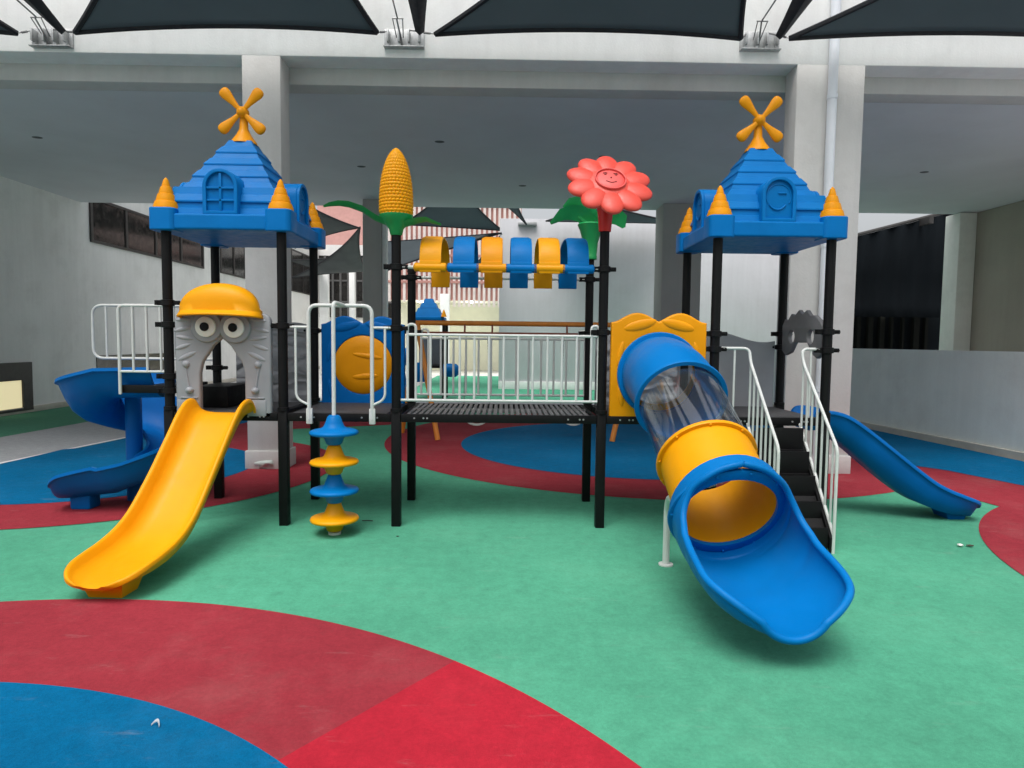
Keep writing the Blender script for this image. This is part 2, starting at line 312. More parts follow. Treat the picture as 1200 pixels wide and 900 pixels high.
# ------------------------------------------------------------------ shade sails
def sail(name, P1, P2, AP, sag=.35, side=.35, drop=.25, label='', group=None, hem=.034, n=22):
    """triangular cloth with hollow-cut edges; P1,P2 far corners, AP near corner"""
    P1, P2, AP = V(P1), V(P2), V(AP); mid = (P1+P2+AP)/3
    def edge(A, B, s):
        o = []
        for i in range(n+1):
            t = i/n; p = A.lerp(B, t); inw = (mid-(A+B)/2).normalized(); o.append(p+inw*(s*4*t*(1-t)))
        return o
    e1 = edge(P1, AP, side); e2 = edge(P2, AP, side*.8); b = NB(); rows = []
    for j in range(n+1):
        t = j/n; L_, R_ = e1[j], e2[j]; row = []
        for i in range(n+1):
            u = i/n; p = L_.lerp(R_, u); k = 4*u*(1-u)*(1-t)**1.5; inw = (AP-(P1+P2)/2).normalized(); p = p+inw*(sag*k); p.z -= drop*4*u*(1-u)*4*t*(1-t)*.6
            row.append(b.verts.new(p))
        rows.append(row)
    for j in range(n):
        for i in range(n): b.faces.new((rows[j][i], rows[j][i+1], rows[j+1][i+1], rows[j+1][i]))
    top = [v.co.copy() for v in rows[0]]; le = [r[0].co.copy() for r in rows]; ri = [r[-1].co.copy() for r in rows]
    bmesh.ops.remove_doubles(b, verts=b.verts[:], dist=.0005)
    base = thing(name, label, 'shade sail', ((P1+P2)/2), group)
    o = obj('cloth', b, SAIL, base); md = o.modifiers.new('thick', 'SOLIDIFY'); md.thickness = .004; md.offset = 0
    h = NB()
    for line in (top, le[:-1], ri[:-1]): tube(h, line, hem, 6)
    obj('hem', h, HEM, base)
    return base
G1 = 'shade sails above the front beam'
c = [W(88, 38, YF-.25), W(442, 38, YF-.25), W(510, 40, YF-.25), W(868, 45, YF-.25), W(925, 45, YF-.25)]
sl = []
sl.append((sail('shade_sail', c[0], c[1], (-2.3, 4.9, 6.9), .13, .22, .1, 'dark grey shade sail above the left bay, spanning between the left and middle brackets', G1), [(c[0], BR[0], .21), (c[1], BR[1], -.21)]))
sl.append((sail('shade_sail', c[2], c[3], (2.5, 4.9, 6.95), .13, .25, .1, 'dark grey shade sail above the middle bay, over the red flower topper', G1), [(c[2], BR[1], .21), (c[3], BR[2], -.21)]))
pR = V((c[4].x+4.4, c[4].y, c[4].z+.05)); sl.append((sail('shade_sail', c[4], pR, (7.2, 4.9, 7.0), .13, .25, .1, 'dark grey shade sail above the right bay, crossing the white downpipe', G1), [(c[4], BR[2], .21)]))
pL = W(20, 39, YF-.25); sl.append((sail('shade_sail', (pL.x-4.0, pL.y, pL.z), pL, (-7.6, 4.9, 6.9), .13, .2, .1, 'dark tip of a shade sail cut off by the left edge of the picture', G1), [(pL, BR[0], -.21)]))
for base, lk in sl:
    for a, br, dx in lk:
        q = NB(); turn(q, a, (br.x+dx, YF-.11, br.z+.03)); obj('turnbuckle', q, CHAIN, base)
    pass
G2 = 'narrow sail corners rising from the brackets'
for i, (bc, u, v) in enumerate(zip(BR, (72, 492, 914), (35, 36, 41))):
    a = W(u, v, YF-.2); k = (-.0, .08, .02)[i]; e = V((a.x+k*4, 4.6, a.z+1.05)); side_ = V((.5, 0, .12))
    b = NB(); rows = []
    for j in range(13):
        t = j/12; p = a.lerp(e, t); w = .055+.10*min(1, t*4)+.5*t*t
        rows.append([p+V((-w, 0, .02*t)), p+V((0, 0, -.05-.2*t*t)), p+V((w, 0, .02*t))])
    loft(b, rows, False, False)
    nm = ('leftmost of the three narrow dark sail corners pulled to the brackets', 'narrow dark sail corner rising from the middle bracket above the yellow corn', 'narrow dark sail corner rising beside the white downpipe')[i]
    base = thing('sail_corner', nm, 'shade sail', a, G2); o = obj('cloth', b, HEM, base); md = o.modifiers.new('thick', 'SOLIDIFY'); md.thickness = .012
    q = NB(); tube(q, [a+V((0, .02, 0)), (bc.x+.07, YF-.11, bc.z+.05)], .01, 6); cc = V((bc.x-.06, YF-.24, bc.z+.15)); tube(q, [cc, (cc.x-(.0, .0, -.1)[i], 4.6, cc.z+.62)], .011, 6); obj('cable', q, CHAIN, base)

# unseen court facade behind the viewer, added to block low sky and feed reflections
ob = thing('unseen_opposite_facade', 'unseen pale plaster facade closing the court behind the viewer, added to block low sky', 'building', (0, -9, 0))
b = NB(); box(b, (-14, -9.4, 0), (15, -9, 7.5)); obj('wall_face', b, COLM, ob)
# ------------------------------------------------------------------ side walls
XL = -11.4
lw = thing('side_wall', 'long pale plaster wall on the left with a band of dark windows high up', 'wall', (XL, 15, 0))
b = NB(); box(b, (XL-.3, 2, 0), (XL, 44, 7.5)); obj('wall_face', b, WALLM, lw)
b = NB(); box(b, (XL, 2, 0), (XL+.05, 44, .14), .01); obj('skirting', b, SKIRT, lw)
def XW(u, v):     # point on the left wall plane
    d = ray(u, v); t = XL/d.x; return V((0, 0, CH))+d*t
def lwin(ua, ub, zb, zt, nm=4):
    y0, y1 = XW(ua, 300).y, XW(ub, 300).y
    fr = NB(); box(fr, (XL+.002, y0, zb), (XL+.05, y1, zb+.07)); box(fr, (XL+.002, y0, zt-.07), (XL+.05, y1, zt))
    for i in range(nm+1):
        y = y0+(y1-y0)*i/nm; box(fr, (XL+.004, y-.05, zb+.002), (XL+.052, y+.05, zt-.002))
    w = obj('window', fr, FRAMED, lw); g = NB(); box(g, (XL+.002, y0+.01, zb+.01), (XL+.02, y1-.01, zt-.01)); obj('pane', g, GLASSD, w)
zb = XW(150, 294).z
lwin(107, 237, zb, zb+1.25, 4); lwin(258, 287, zb, zb+1.4, 2); lwin(341, 366, zb-.05, zb+2.2, 2); lwin(300, 330, zb, zb+2, 2)
# lit hatch low in the left wall
y0, y1 = XW(-30, 460).y, XW(36, 460).y; z1 = XW(36, 424).z; z0 = .10
fr = NB(); w_ = .16
box(fr, (XL+.002, y0, z0-.04), (XL+.06, y1, z0+.02)); box(fr, (XL+.002, y0, z1-.42), (XL+.06, y1, z1)); box(fr, (XL+.003, y1-.32, z0+.02), (XL+.058, y1, z1-.42)); box(fr, (XL+.003, y0, z0+.02), (XL+.058, y0+.2, z1-.42))
hw = obj('window', fr, FRAMED, lw, label='low dark framed window lit cream from inside'); g = NB(); box(g, (XL+.002, y0+.2, z0+.02), (XL+.02, y1-.32, z1-.42)); obj('pane', g, LITW, hw)
# left wall, dark slot seen behind the spiral slide
y0, y1 = XW(113, 430).y, XW(195, 430).y
b = NB(); box(b, (XL+.003, y0, .75), (XL+.02, y1, 1.30)); obj('window', b, GLASSD, lw, label='long low dark window behind the spiral slide')

rw = thing('low_wall', 'low smooth grey parapet wall along the right edge of the court', 'wall', (8.1, 12, 0))
P = [V((8.95, 4.5, 0)), V((8.4, 10.4, 0)), V((7.94, 14.7, 0)), V((7.5, 19.2, 0))]
def wallstrip(b, P, th, z0_, z1_):
    L_ = [p.copy() for p in P]; R_ = [p+V((th, 0, 0)) for p in P]
    loft(b, [[V((l.x, l.y, z0_)), V((r.x, r.y, z0_)), V((r.x, r.y, z1_)), V((l.x, l.y, z1_))] for l, r in zip(L_, R_)])
b = NB(); wallstrip(b, P, .22, 0, W(1100, 411, 11.2).z); obj('wall_face', b, LOWW, rw)
b = NB(); wallstrip(b, [p+V((-.05, 0, 0)) for p in P], .049, 0, .13); obj('skirting', b, SKIRT, rw)
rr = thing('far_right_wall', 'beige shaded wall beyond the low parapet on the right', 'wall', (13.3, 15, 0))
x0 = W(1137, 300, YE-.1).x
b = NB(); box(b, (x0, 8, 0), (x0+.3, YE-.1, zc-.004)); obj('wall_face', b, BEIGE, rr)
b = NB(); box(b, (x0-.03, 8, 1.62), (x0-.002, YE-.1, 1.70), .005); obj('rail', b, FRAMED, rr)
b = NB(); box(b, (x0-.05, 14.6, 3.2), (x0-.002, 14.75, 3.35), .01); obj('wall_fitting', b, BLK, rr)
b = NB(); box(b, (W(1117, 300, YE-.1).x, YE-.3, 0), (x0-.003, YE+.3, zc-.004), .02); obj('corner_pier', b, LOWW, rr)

# right rear: dark screened court beyond the ceiling
nt_ = thing('shade_curtain', 'black shade net curtain hung below a sloping cable behind the right column', 'curtain', (11.5, 21, 0))
xa, xb = W(996, 300, 21).x, W(1122, 300, 21).x; n = 60; rows = []
b = NB()
for j, f_ in enumerate((0, .45, .452, 1)):
    row = []
    for i in range(n+1):
        t = i/n; zt_ = W(1005, 279, 21).z*(1-t)+W(1100, 246, 21).z*t; zl = W(1050, 368, 21).z
        z = (zl-.05 if f_ == 0 else zl+(zt_-zl)*(f_-.45)/.55); zz = [zl-.1, zl+.3, zl+1.2, zt_][j]
        row.append(V((xa+(xb-xa)*t, 21+.05*math.sin(t*37)+.25*math.sin(PI*j/3), zz)))
    rows.append(row)
loft(b, rows, False, False); o = obj('cloth', b, NET, nt_); md = o.modifiers.new('thick', 'SOLIDIFY'); md.thickness = .006
b = NB(); tube(b, [V((xa, 21, W(1005, 277, 21).z)), V((xb, 21, W(1100, 244, 21).z))], .05, 8); obj('cable', b, FRAMED, nt_)
ds = thing('dark_enclosure', 'dark slatted enclosure below the black shade curtain', 'fence', (11.5, 22, 0))
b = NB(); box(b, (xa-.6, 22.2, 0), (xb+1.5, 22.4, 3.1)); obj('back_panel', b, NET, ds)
b = NB()
random.seed(3)
for i in range(9):
    x = xa+(xb-xa)*(i+.3)/9; w = random.uniform(.06, .22); box(b, (x, 22.0, 0), (x+w, 22.15, 2.95))
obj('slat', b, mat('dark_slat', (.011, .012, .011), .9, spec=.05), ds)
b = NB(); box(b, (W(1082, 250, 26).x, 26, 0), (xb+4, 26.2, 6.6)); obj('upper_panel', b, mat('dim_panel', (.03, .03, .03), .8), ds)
b = NB(); box(b, (W(1085, 250, 20.6).x, 20.4, W(1085, 263, 20.6).z), (x0+.5, 20.9, zc+.4)); obj('lintel', b, FRAMED, ds)
for u in (1036, 1105):
    p = W(u, 368, 21.9); b = NB(); ell(b, p, .10, .03, .025); obj('lamp', b, LAMPM, ds)

# centre rear wall and its sails
cw = thing('rear_wall', 'tall blank pale grey wall behind the rope bridge', 'wall', (4, 25, 0))
xw0 = W(585, 350, 25).x; ztop = W(640, 255, 25).z
b = NB(); box(b, (xw0, 25, 0), (11.6, 25.4, ztop-.05), .02); obj('wall_face', b, BACKW, cw)
b = NB(); box(b, (xw0, 24.93, 0), (11.6, 24.998, .3), .01); obj('skirting', b, FASC, cw)
p = W(618, 262, 24.95); b = NB(); box(b, (p.x-.35, 24.8, p.z-.08), (p.x+.35, 24.998, p.z+.05), .02); obj('anchor_bracket', b, STEEL, cw)

# red slatted building with lit lobby
sb = thing('slatted_building', 'far building with red and white vertical slat screen above a lit cream lobby', 'building', (-3, 36, 0))
YS = 36; xs0, xs1 = W(455, 300, YS).x, W(600, 300, YS).x; zs0 = W(540, 352, YS).z
b = NB(); box(b, (xs0, YS, zs0), (xs1+.5, YS+.3, 13.0)); obj('screen_wall', b, SLATR, sb)
b = NB(); x = xs0
while x < xs1+.4:
    box(b, (x, YS-.12, zs0-.35 if x > W(526, 350, YS).x else zs0-.1), (x+.14, YS-.01, 13)); x += .27
obj('slat_screen', b, SLAT, sb)
b = NB()
for v in (331, 300, 240): z = W(540, v, YS).z; box(b, (xs0, YS-.16, z-.06), (xs1+.5, YS-.125, z+.06))
obj('rail', b, SLATR, sb)
b = NB(); box(b, (xs0-.3, YS+4, 0), (xs1+.5, YS+4.2, zs0+.3)); box(b, (xs0, YS+.31, zs0+.0), (xs1+.5, YS+3.98, zs0+.2)); obj('lobby', b, CREAMW, sb)
b = NB(); x = W(522, 365, YS).x; box(b, (x-.25, YS-.5, 0), (x+.25, YS-.2, W(522, 345, YS).z), .02); obj('pier', b, FASC, sb)
for u in (493, 553):
    p = W(u, 355, YS+.6); b = NB(); ell(b, (p.x, p.y, zs0-.06), .2, .2, .05); obj('lamp', b, LAMPM, sb)
    ld = bpy.data.lights.new('lobby_lamp', 'POINT'); ld.energy = 55; ld.color = (1, .96, .84); ld.shadow_soft_size = .2; lo = bpy.data.objects.new('lobby_lamp', ld); COL.objects.link(lo); lo.location = (p.x, p.y+.8, zs0-.5)
# far end facade, left rear
eb = thing('glazed_building', 'far dark glazed facade with white posts seen left of the corn pole', 'building', (-8, 40, 0))
b = NB(); box(b, (-12, 41, 0), (W(480, 350, 41).x, 41.5, W(400, 287, 41).z)); obj('wall_face', b, WALLM, eb)
zq0, zq1 = W(400, 372, 41).z, W(400, 300, 41).z
b = NB(); box(b, (W(340, 330, 40.9).x, 40.9, zq0), (W(470, 330, 40.9).x, 40.998, zq1)); w = obj('window', b, GLASSD, eb)
b = NB()
for u in range(345, 470, 9): x = W(u, 330, 40.85).x; box(b, (x-.06, 40.82, zq0), (x+.06, 40.898, zq1))
for z in (zq0+.9, zq0+2.2): box(b, (W(340, 330, 40.9).x, 40.84, z), (W(470, 330, 40.9).x, 40.9, z+.1))
obj('frame', b, mat('grey_mullion', (.10, .10, .10), .6), w)
for u, w_ in ((379, .45), (412, .28), (604, .25)):
    if u > 500: continue
    b = NB(); p = W(u, 316, 34); box(b, (p.x-w_/2, 34, 0), (p.x+w_/2, 34.3, p.z), .02); obj('post', b, FASC, eb)
G3 = 'shade sails over the rear court'
RSAIL = mat('grey_sail_cloth', (.085, .095, .10), .85, .12, 1.5, .3, 400, spec=.2)
def rs(a, b_, c_, label, **k):
    o = sail('shade_sail', a, b_, c_, k.get('sag', .5), k.get('side', .4), .3, label, G3, .03, 14)
    o.children[0].data.materials[0] = k.get('m', SAIL); return o
rs(W(470, 263, 24), W(589, 270, 25.5), W(535, 205, 19.6), 'dark rear sail just under the ceiling edge above the yellow arches', sag=.05, side=.25)
rs(W(440, 322, 24), W(588, 273, 25), W(440, 284, 29), 'dark rear sail above the leftmost yellow arch, pinned at the pale wall', sag=.2, side=.1)
rs(W(548, 318, 29), W(588, 274, 25), W(592, 300, 30), 'small dark rear sail between two arches, in front of the red slats', sag=.2, side=.3)
rs(W(640, 259, 24.6), W(800, 262, 24.6), W(690, 236, 20.5), 'dark rear sail wedge behind the red flower stem', sag=.05, side=.15)
rs(W(617, 263, 24.8), W(560, 216, 20), W(600, 216, 19.4), 'dark rear sail tip above the pale wall corner', sag=.3, side=.2)
rs(W(335, 225, 24), W(421, 267, 26), W(345, 292, 30), 'grey rear sail beside the left tower roof, reaching to the taupe column', sag=.3, side=.35, m=RSAIL)
rs(W(422, 266, 26), W(340, 326, 31), W(430, 318, 31), 'slate grey rear sail low behind the left tower, nearest the taupe column', sag=.4, side=.25, m=RSAIL)
rs(W(335, 305, 33), W(428, 300, 31), W(375, 318, 34), 'long low grey rear sail above the white post', sag=.1, side=.15, m=RSAIL)
# pink block far behind, white sky gap
b = NB(); p = W(405, 240, 52); box(b, (p.x-2.2, 52, 0), (p.x+2.5, 55, 16)); tag(obj('far_building', b, mat('pink_render', (.55, .30, .27), .8)), 'distant pink building glimpsed above the rear sails on the left', 'building')

# ------------------------------------------------------------------ PLAY STRUCTURE
PX = [-3.245, -2.145, -1.045, .967, 2.067, 3.174]; Y0, Y1 = 6.42, 7.485; ZD0, ZD1 = 1.035, 1.115
ps = thing('play_structure', 'large playground climbing frame with two blue tower roofs, slides, tube slide and black posts', 'play structure', (0, Y0, 0))
RP = .046
def post(i, back, ztop, collars, lugdir=()):
    x, y = PX[i], Y1 if back else Y0
    b = NB(); box(b, (x-.045, y-.045, .0), (x+.045, y+.045, ZD1+.02), .008); lathe(b, [(RP+.012, ZD1+.018), (RP+.012, ZD1+.05), (RP, ZD1+.055), (RP, ztop)], (x, y, 0), 20)
    p = obj('post', b, BLK, ps)
    for z in collars:
        q = NB(); lathe(q, [(RP, -.03), (RP+.016, -.026), (RP+.016, .026), (RP, .03)], (x, y, z), 20)
        for d in (lugdir or (1, -1)):
            box(q, (x+d*(RP+.005), y-.016, z-.02), (x+d*(RP+.07), y+.016, z+.02), .004); lathe(q, [(.014, -.026), (.014, .026)], (x+d*(RP+.055), y, z), 8, Matrix.Rotation(PI/2, 4, 'X'))
        obj('clamp', q, BLK, p)
ZR = 2.86
post(0, 0, ZR+.05, (2.17, 1.96, 1.46, 1.32)); post(1, 0, ZR+.05, (1.96,)); post(2, 0, 3.0, (2.54, 1.95)); post(3, 0, 2.95, (2.54, 1.93)); post(4, 0, ZR+.05, (1.93, 1.78)); post(5, 0, ZR+.05, (1.96, 1.78))
post(0, 1, ZR+.05, (1.93, 1.5, 1.25)); post(1, 1, ZR+.05, (1.93,)); post(2, 1, 2.60, (2.54, 1.93)); post(3, 1, 2.84, (2.54, 1.93)); post(4, 1, ZR+.05, (1.93,)); post(5, 1, ZR+.05, (1.95, 1.80))
b = NB(); lathe(b, [(.052, 0), (.05, .03), (.03, .045)], (PX[2], Y1, 2.595), 16); obj('post_cap', b, BLK, ps)

# decks
def deck(x0, x1, slats=False):
    b = NB(); y0, y1 = Y0-.035, Y1+.035
    box(b, (x0+.048, y0, ZD0), (x1-.048, y0+.04, ZD1), .004); box(b, (x0+.048, y1-.04, ZD0), (x1-.048, y1, ZD1), .004)
    box(b, (x0+.048, y0+.042, ZD0), (x0+.09, y1-.042, ZD1-.004), .004); box(b, (x1-.09, y0+.042, ZD0), (x1-.048, y1-.042, ZD1-.004), .004)
    d = obj('deck', b, BLK, ps)
    t = NB()
    if slats:
        k = int((x1-x0-.2)/.055)
        for i in range(k):
            x = x0+.1+i*(x1-x0-.2)/k
            for (ya, yb) in ((y0+.05, y0+.54), (y0+.57, y1-.05)): box(t, (x, ya, ZD1-.035), (x+.036, yb, ZD1+.002), .004)
        box(t, (x0+.09, y0+.54, ZD1-.04), (x1-.09, y0+.57, ZD1+.003), .003)
    else: box(t, (x0+.091, y0+.043, ZD1-.03), (x1-.091, y1-.043, ZD1+.004), .004)
    obj('deck_tread', t, DECKM if not slats else mat('grey_slat_coat', (.12, .12, .125), .5, .2, 10), d)
    q = NB()
    for xx in ([x0+.18+.03*i for i in (0, 3, 4.2)]+[x1-.18-.03*i for i in (0, 1.2, 5)]):
        lathe(q, [(.009, 0), (.009, .006)], (xx, y0-.001, ZD0+.042), 8, Matrix.Rotation(PI/2, 4, 'X'))
    obj('bolt', q, STEEL, d)
for i in (0, 1, 3, 4): deck(PX[i], PX[i+1])
deck(PX[2], PX[3], True)

# tower roofs
def tower_roof(cx, front_style):
    cy = (Y0+Y1)/2; b = NB(); z = ZR; hx, hy = .555, .54
    loops = []
    # tray with rounded corner blocks
    box(b, (cx-.64, cy-.62, z), (cx+.64, cy+.62, z+.15), .02, 3)
    for sx in (-1, 1):
        for sy in (-1, 1):
            px_, py_ = cx+sx*.545, cy+sy*.525
            q = flat([rrect(-.125, -.125, .125, .125, .06)], .21, .012, 2, Matrix.Translation((px_, py_, z+.096))); merge(b, q)
    ro = None
    tiers = [(.565, .54, 0), (.545, .495, .138), (.435, .36, .276), (.36, .28, .414), (.28, .195, .552), (.195, .112, .69)]
    zz = z+.15; T = .138
    for k, (h0, h1, dz) in enumerate(tiers):
        za = zz+dz-.005; zb_ = zz+dz+T
        hm = (h0+h1)/2
        rg = []
        for (h, zq) in ((h0-.004, za-.012), (h0+.013, za-.010), (h0+.013, za+.004), (hm+.007, (za+zb_)/2-.003), (hm-.004, (za+zb_)/2+.001), (h1, zb_)):
            ky = .97
            rg.append([V((cx-h, cy-h*ky, zq)), V((cx+h, cy-h*ky, zq)), V((cx+h, cy+h*ky, zq)), V((cx-h, cy+h*ky, zq))])
        loft(b, rg)
    ro = obj('tower_roof', b, BLUE, ps, sharp=14)
    # dormers
    def dormer(ang, style):
        w, hgt = .165, .26; outer = [(-w, 0), (w, 0)]+arc(0, hgt, w, 0, 180, 20)
        d = .34; R = Matrix.Translation((cx, cy, z+.148)) @ Matrix.Rotation(ang, 4, 'Z') @ Matrix.Translation((0, -.585+d/2, 0)) @ Matrix(((1, 0, 0, 0), (0, 0, -1, 0), (0, 1, 0, 0), (0, 0, 0, 1)))
        q = flat([outer], d, .015, 2); r2 = NB(); merge(r2, q, R)
        Rf = R @ Matrix.Translation((0, 0, d/2))
        if style != 'plain':
            wi = w-.035; inner = [(-wi, .03), (wi, .03)]+arc(0, hgt, wi, 0, 180, 20)
            rim = flat([outer, inner[::-1]], .03, .006, 2); merge(r2, rim, Rf @ Matrix.Translation((0, 0, .012)))
        if style == 'window':
            for (x0, y0, x1, y1) in ((-.013, .035, .013, .385), (-.13, .12, .13, .14), (-.13, .235, .13, .255)):
                box(r2, (x0, y0, -.005), (x1, y1, .018), .004, 2, Rf)
        if style == 'door':
            tube(r2, [Rf @ V((x_, y_, .004)) for x_, y_ in arc(-.01, .20, .085, 205, 335, 14)], .009, 8)
            tube(r2, [Rf @ V((x_, y_, .001)) for x_, y_ in arc(0, .235, .118, -30, 210, 24)], .006, 8)
            box(r2, (-.005, .262, -.004), (.075, .276, .012), .006, 2, Rf)
        obj('dormer', r2, BLUE, ro)
    dormer(0, front_style); dormer(PI/2, 'door'); dormer(-PI/2, 'door'); dormer(PI, 'window')
    for sx in (-1, 1):
        for sy in (-1, 1):
            q = NB(); pr = []; n_ = 4; H_ = .285
            for k in range(n_):
                r_a = .118*(1-k/n_*.92); r_b = .118*(1-(k+1)/n_*.92)
                pr += [(r_a, k*H_/n_), (r_a*1.0, k*H_/n_+.014), (r_b+.012, (k+1)*H_/n_-.006)]
            pr += [(.016, H_-.004), (.006, H_+.012)]
            lathe(q, pr, (cx+sx*.545, cy+sy*.525, z+.2), 28); obj('corner_cone', q, ORG, ro)
    # windmill
    q = NB(); zt_ = zz+.828; yy = cy
    lathe(q, [(.132, -.012), (.122, .015), (.075, .08), (.045, .14), (.038, .30), (.03, .32)], (cx, yy, zt_), 24)
    ell(q, (cx, yy-.02, zt_+.30), .062, .075, .062)
    wm = obj('windmill', q, ORG, ro)
    for a in (48, 132, 222, 318):
        L_ = .30; da = V((math.cos(rad(a)), 0, math.sin(rad(a)))); c0 = V((cx, yy-.05, zt_+.30)); b2 = NB(); pts = []; rs_ = []
        for t, r_ in ((.06, .022), (.2, .024), (.4, .032), (.6, .045), (.78, .057), (.9, .056), (.97, .042), (1.0, .02)):
            pts.append(c0+da*(L_*t)); rs_.append(r_)
        tube(b2, pts, rs_, 14)
        M_ = Matrix.Translation(c0) @ Matrix.Diagonal((1, .55, 1, 1)) @ Matrix.Translation(-c0); bmesh.ops.transform(b2, matrix=M_, verts=b2.verts[:])
        obj('windmill_blade', b2, ORG, ro)
tower_roof((PX[0]+PX[1])/2, 'window'); tower_roof((PX[4]+PX[5])/2+.0, 'door')

# corn topper
x, y = PX[2], Y0; b = NB(); rings = []; zc0, hc, rc = 3.01, .655, .166; nr, nk = 21, 26
for j in range(nr*6+1):
    t = j/(nr*6); prof = (1-max(0, (t-.12)/.88)**2.4)**.62 if t > .12 else .93+.07*math.sin(t/.12*PI/2)
    prof = max(prof, .02); kz = abs(math.sin(PI*t*nr)); row = []
    for k in range(nk*5):
        a = 2*PI*k/(nk*5); ka = abs(math.sin(a*nk/2+(PI/2 if int(t*nr) % 2 else 0)))
        r = rc*prof*(1-.05*(1-kz**.6)-.065*(1-ka**.6)*min(1, (1-t)*5)); row.append(V((x+r*math.cos(a), y+r*math.sin(a), zc0+hc*t)))
    rings.append(row)
loft(b, rings); obj('corn_topper', b, YEL, ps, sharp=60)
def leaf(b, pts, w, th=.012, curl=.0, up_=(0, 0, 1)):
    """blade: centre line pts with half widths w"""
    rings = []
    for i, p in enumerate(pts):
        p = V(p); t = (V(pts[min(i+1, len(pts)-1)])-V(pts[max(i-1, 0)])).normalized(); s = t.cross(V(up_)).normalized(); n = s.cross(t); ww = w[i]
        rings.append([p-s*ww+n*curl*ww, p-s*ww*.5+n*(curl*ww*.3-th), p-n*th*1.3, p+s*ww*.5+n*(curl*ww*.3-th), p+s*ww+n*curl*ww, p+s*ww*.5+n*(curl*ww*.3+th*.3), p+n*0, p-s*ww*.5+n*(curl*ww*.3+th*.3)])
    loft(b, rings)
b = NB(); lathe(b, [(.05, 2.84), (.058, 2.85), (.07, 2.90), (.12, 2.96), (.155, 3.0), (.163, 3.03), (.15, 3.035)], (x, y, 0), 28)
P_ = lambda u, v, Y=Y0: W(u, v, Y)
leaf(b, [P_(462, 266), P_(440, 257), P_(425, 247), P_(410, 241.5), P_(398, 239.5), P_(387, 240), P_(379, 241)], [.07, .10, .10, .09, .07, .045, .008], curl=.35)
leaf(b, [P_(468, 266), P_(480, 263), P_(490, 260), P_(500, 258), P_(508, 260.5), P_(517, 262.5)], [.07, .10, .09, .07, .045, .008], curl=.3)
leaf(b, [(x, y+.02, 2.93), (x+.02, y+.2, 3.02), (x+.05, y+.35, 3.10), (x+.06, y+.45, 3.05)], [.06, .09, .07, .01], curl=.3)
obj('leaf_collar', b, GRNP, ps)

# flower topper
fc = W(714, 216, Y0-.1); ft = Matrix.Translation(fc) @ Matrix.Rotation(rad(-39), 4, 'X') @ Matrix.Rotation(rad(4), 4, 'Z')
FL = ft @ Matrix(((1, 0, 0, 0), (0, 0, -1, 0), (0, 1, 0, 0), (0, 0, 0, 1)))
b = NB(); ell(b, (0, 0, .0), .24, .24, .066, None, 36, 14)
for k in range(10):
    a = 2*PI*k/10+rad(18+90-18); R = Matrix.Rotation(a, 4, 'Z')
    ell(b, R @ V((.255, 0, .0)), .165, .121, .052, R, 24, 14)
bmesh.ops.transform(b, matrix=FL, verts=b.verts[:]); fl = obj('flower_head', b, REDP, ps, sharp=80)
b = NB(); q = flat([arc(0, 0, .150, 0, 360, 40)[:-1], arc(0, 0, .138, 0, 360, 40)[:-1][::-1]], .02, .005, 2); merge(b, q, Matrix.Translation((0, 0, .066)))
ell(b, (0, 0, .05), .138, .138, .03, None, 30, 12)
bmesh.ops.transform(b, matrix=FL, verts=b.verts[:]); obj('flower_face', b, mat('faded_pink_plastic', (.74, .105, .095), .5), fl)
b = NB()
for sx in (-1, 1):
    ell(b, (sx*.05, .045, .080), .013, .009, .006); tube(b, [V((sx*.07, .058, .079)), V((sx*.05, .066, .081)), V((sx*.03, .058, .081))], .004, 6)
ell(b, (0, -.005, .083), .008, .006, .006); tube(b, fillet([V((-.05, -.05, .078)), V((0, -.075, .078)), V((.05, -.05, .078))], .05), .004, 6)
bmesh.ops.transform(b, matrix=FL, verts=b.verts[:]); obj('face_features', b, mat('dark_red_groove', (.25, .03, .03), .5), fl)
b = NB(); lathe(b, [(.058, 2.90), (.06, 2.91), (.066, 3.0), (.078, 3.12), (.085, 3.24)], (PX[3], Y0, 0), 24); obj('flower_stem', b, REDD, ps)
x, y = PX[3], Y1
b = NB(); lathe(b, [(.055, 2.76), (.075, 2.765), (.075, 2.80), (.07, 2.81), (.085, 2.95), (.12, 3.08), (.15, 3.15), (.135, 3.165), (.02, 3.10)], (x, y, 0), 24)
def P2(u, v): return W(u, v, Y1)
leaf(b, [P2(694, 262), P2(682, 250), P2(670, 248), P2(658, 251), P2(645, 262)], [.08, .10, .09, .07, .015], curl=-.25, up_=(0, 1, .6))
leaf(b, [P2(694, 258), P2(686, 246), P2(676, 238), P2(668, 238), P2(660, 243)], [.09, .11, .09, .06, .015], curl=-.25, up_=(0, 1, .4))
leaf(b, [P2(698, 258), P2(710, 251), P2(720, 252), P2(728, 258), P2(731, 267)], [.08, .10, .10, .08, .02], curl=-.2, up_=(0, 1, .5))
leaf(b, [(x, y, 3.05), (x+.02, y+.16, 3.2), (x, y+.32, 3.22), (x, y+.42, 3.12)], [.08, .1, .08, .015], curl=-.2)
obj('leaf_topper', b, GRNP, ps)

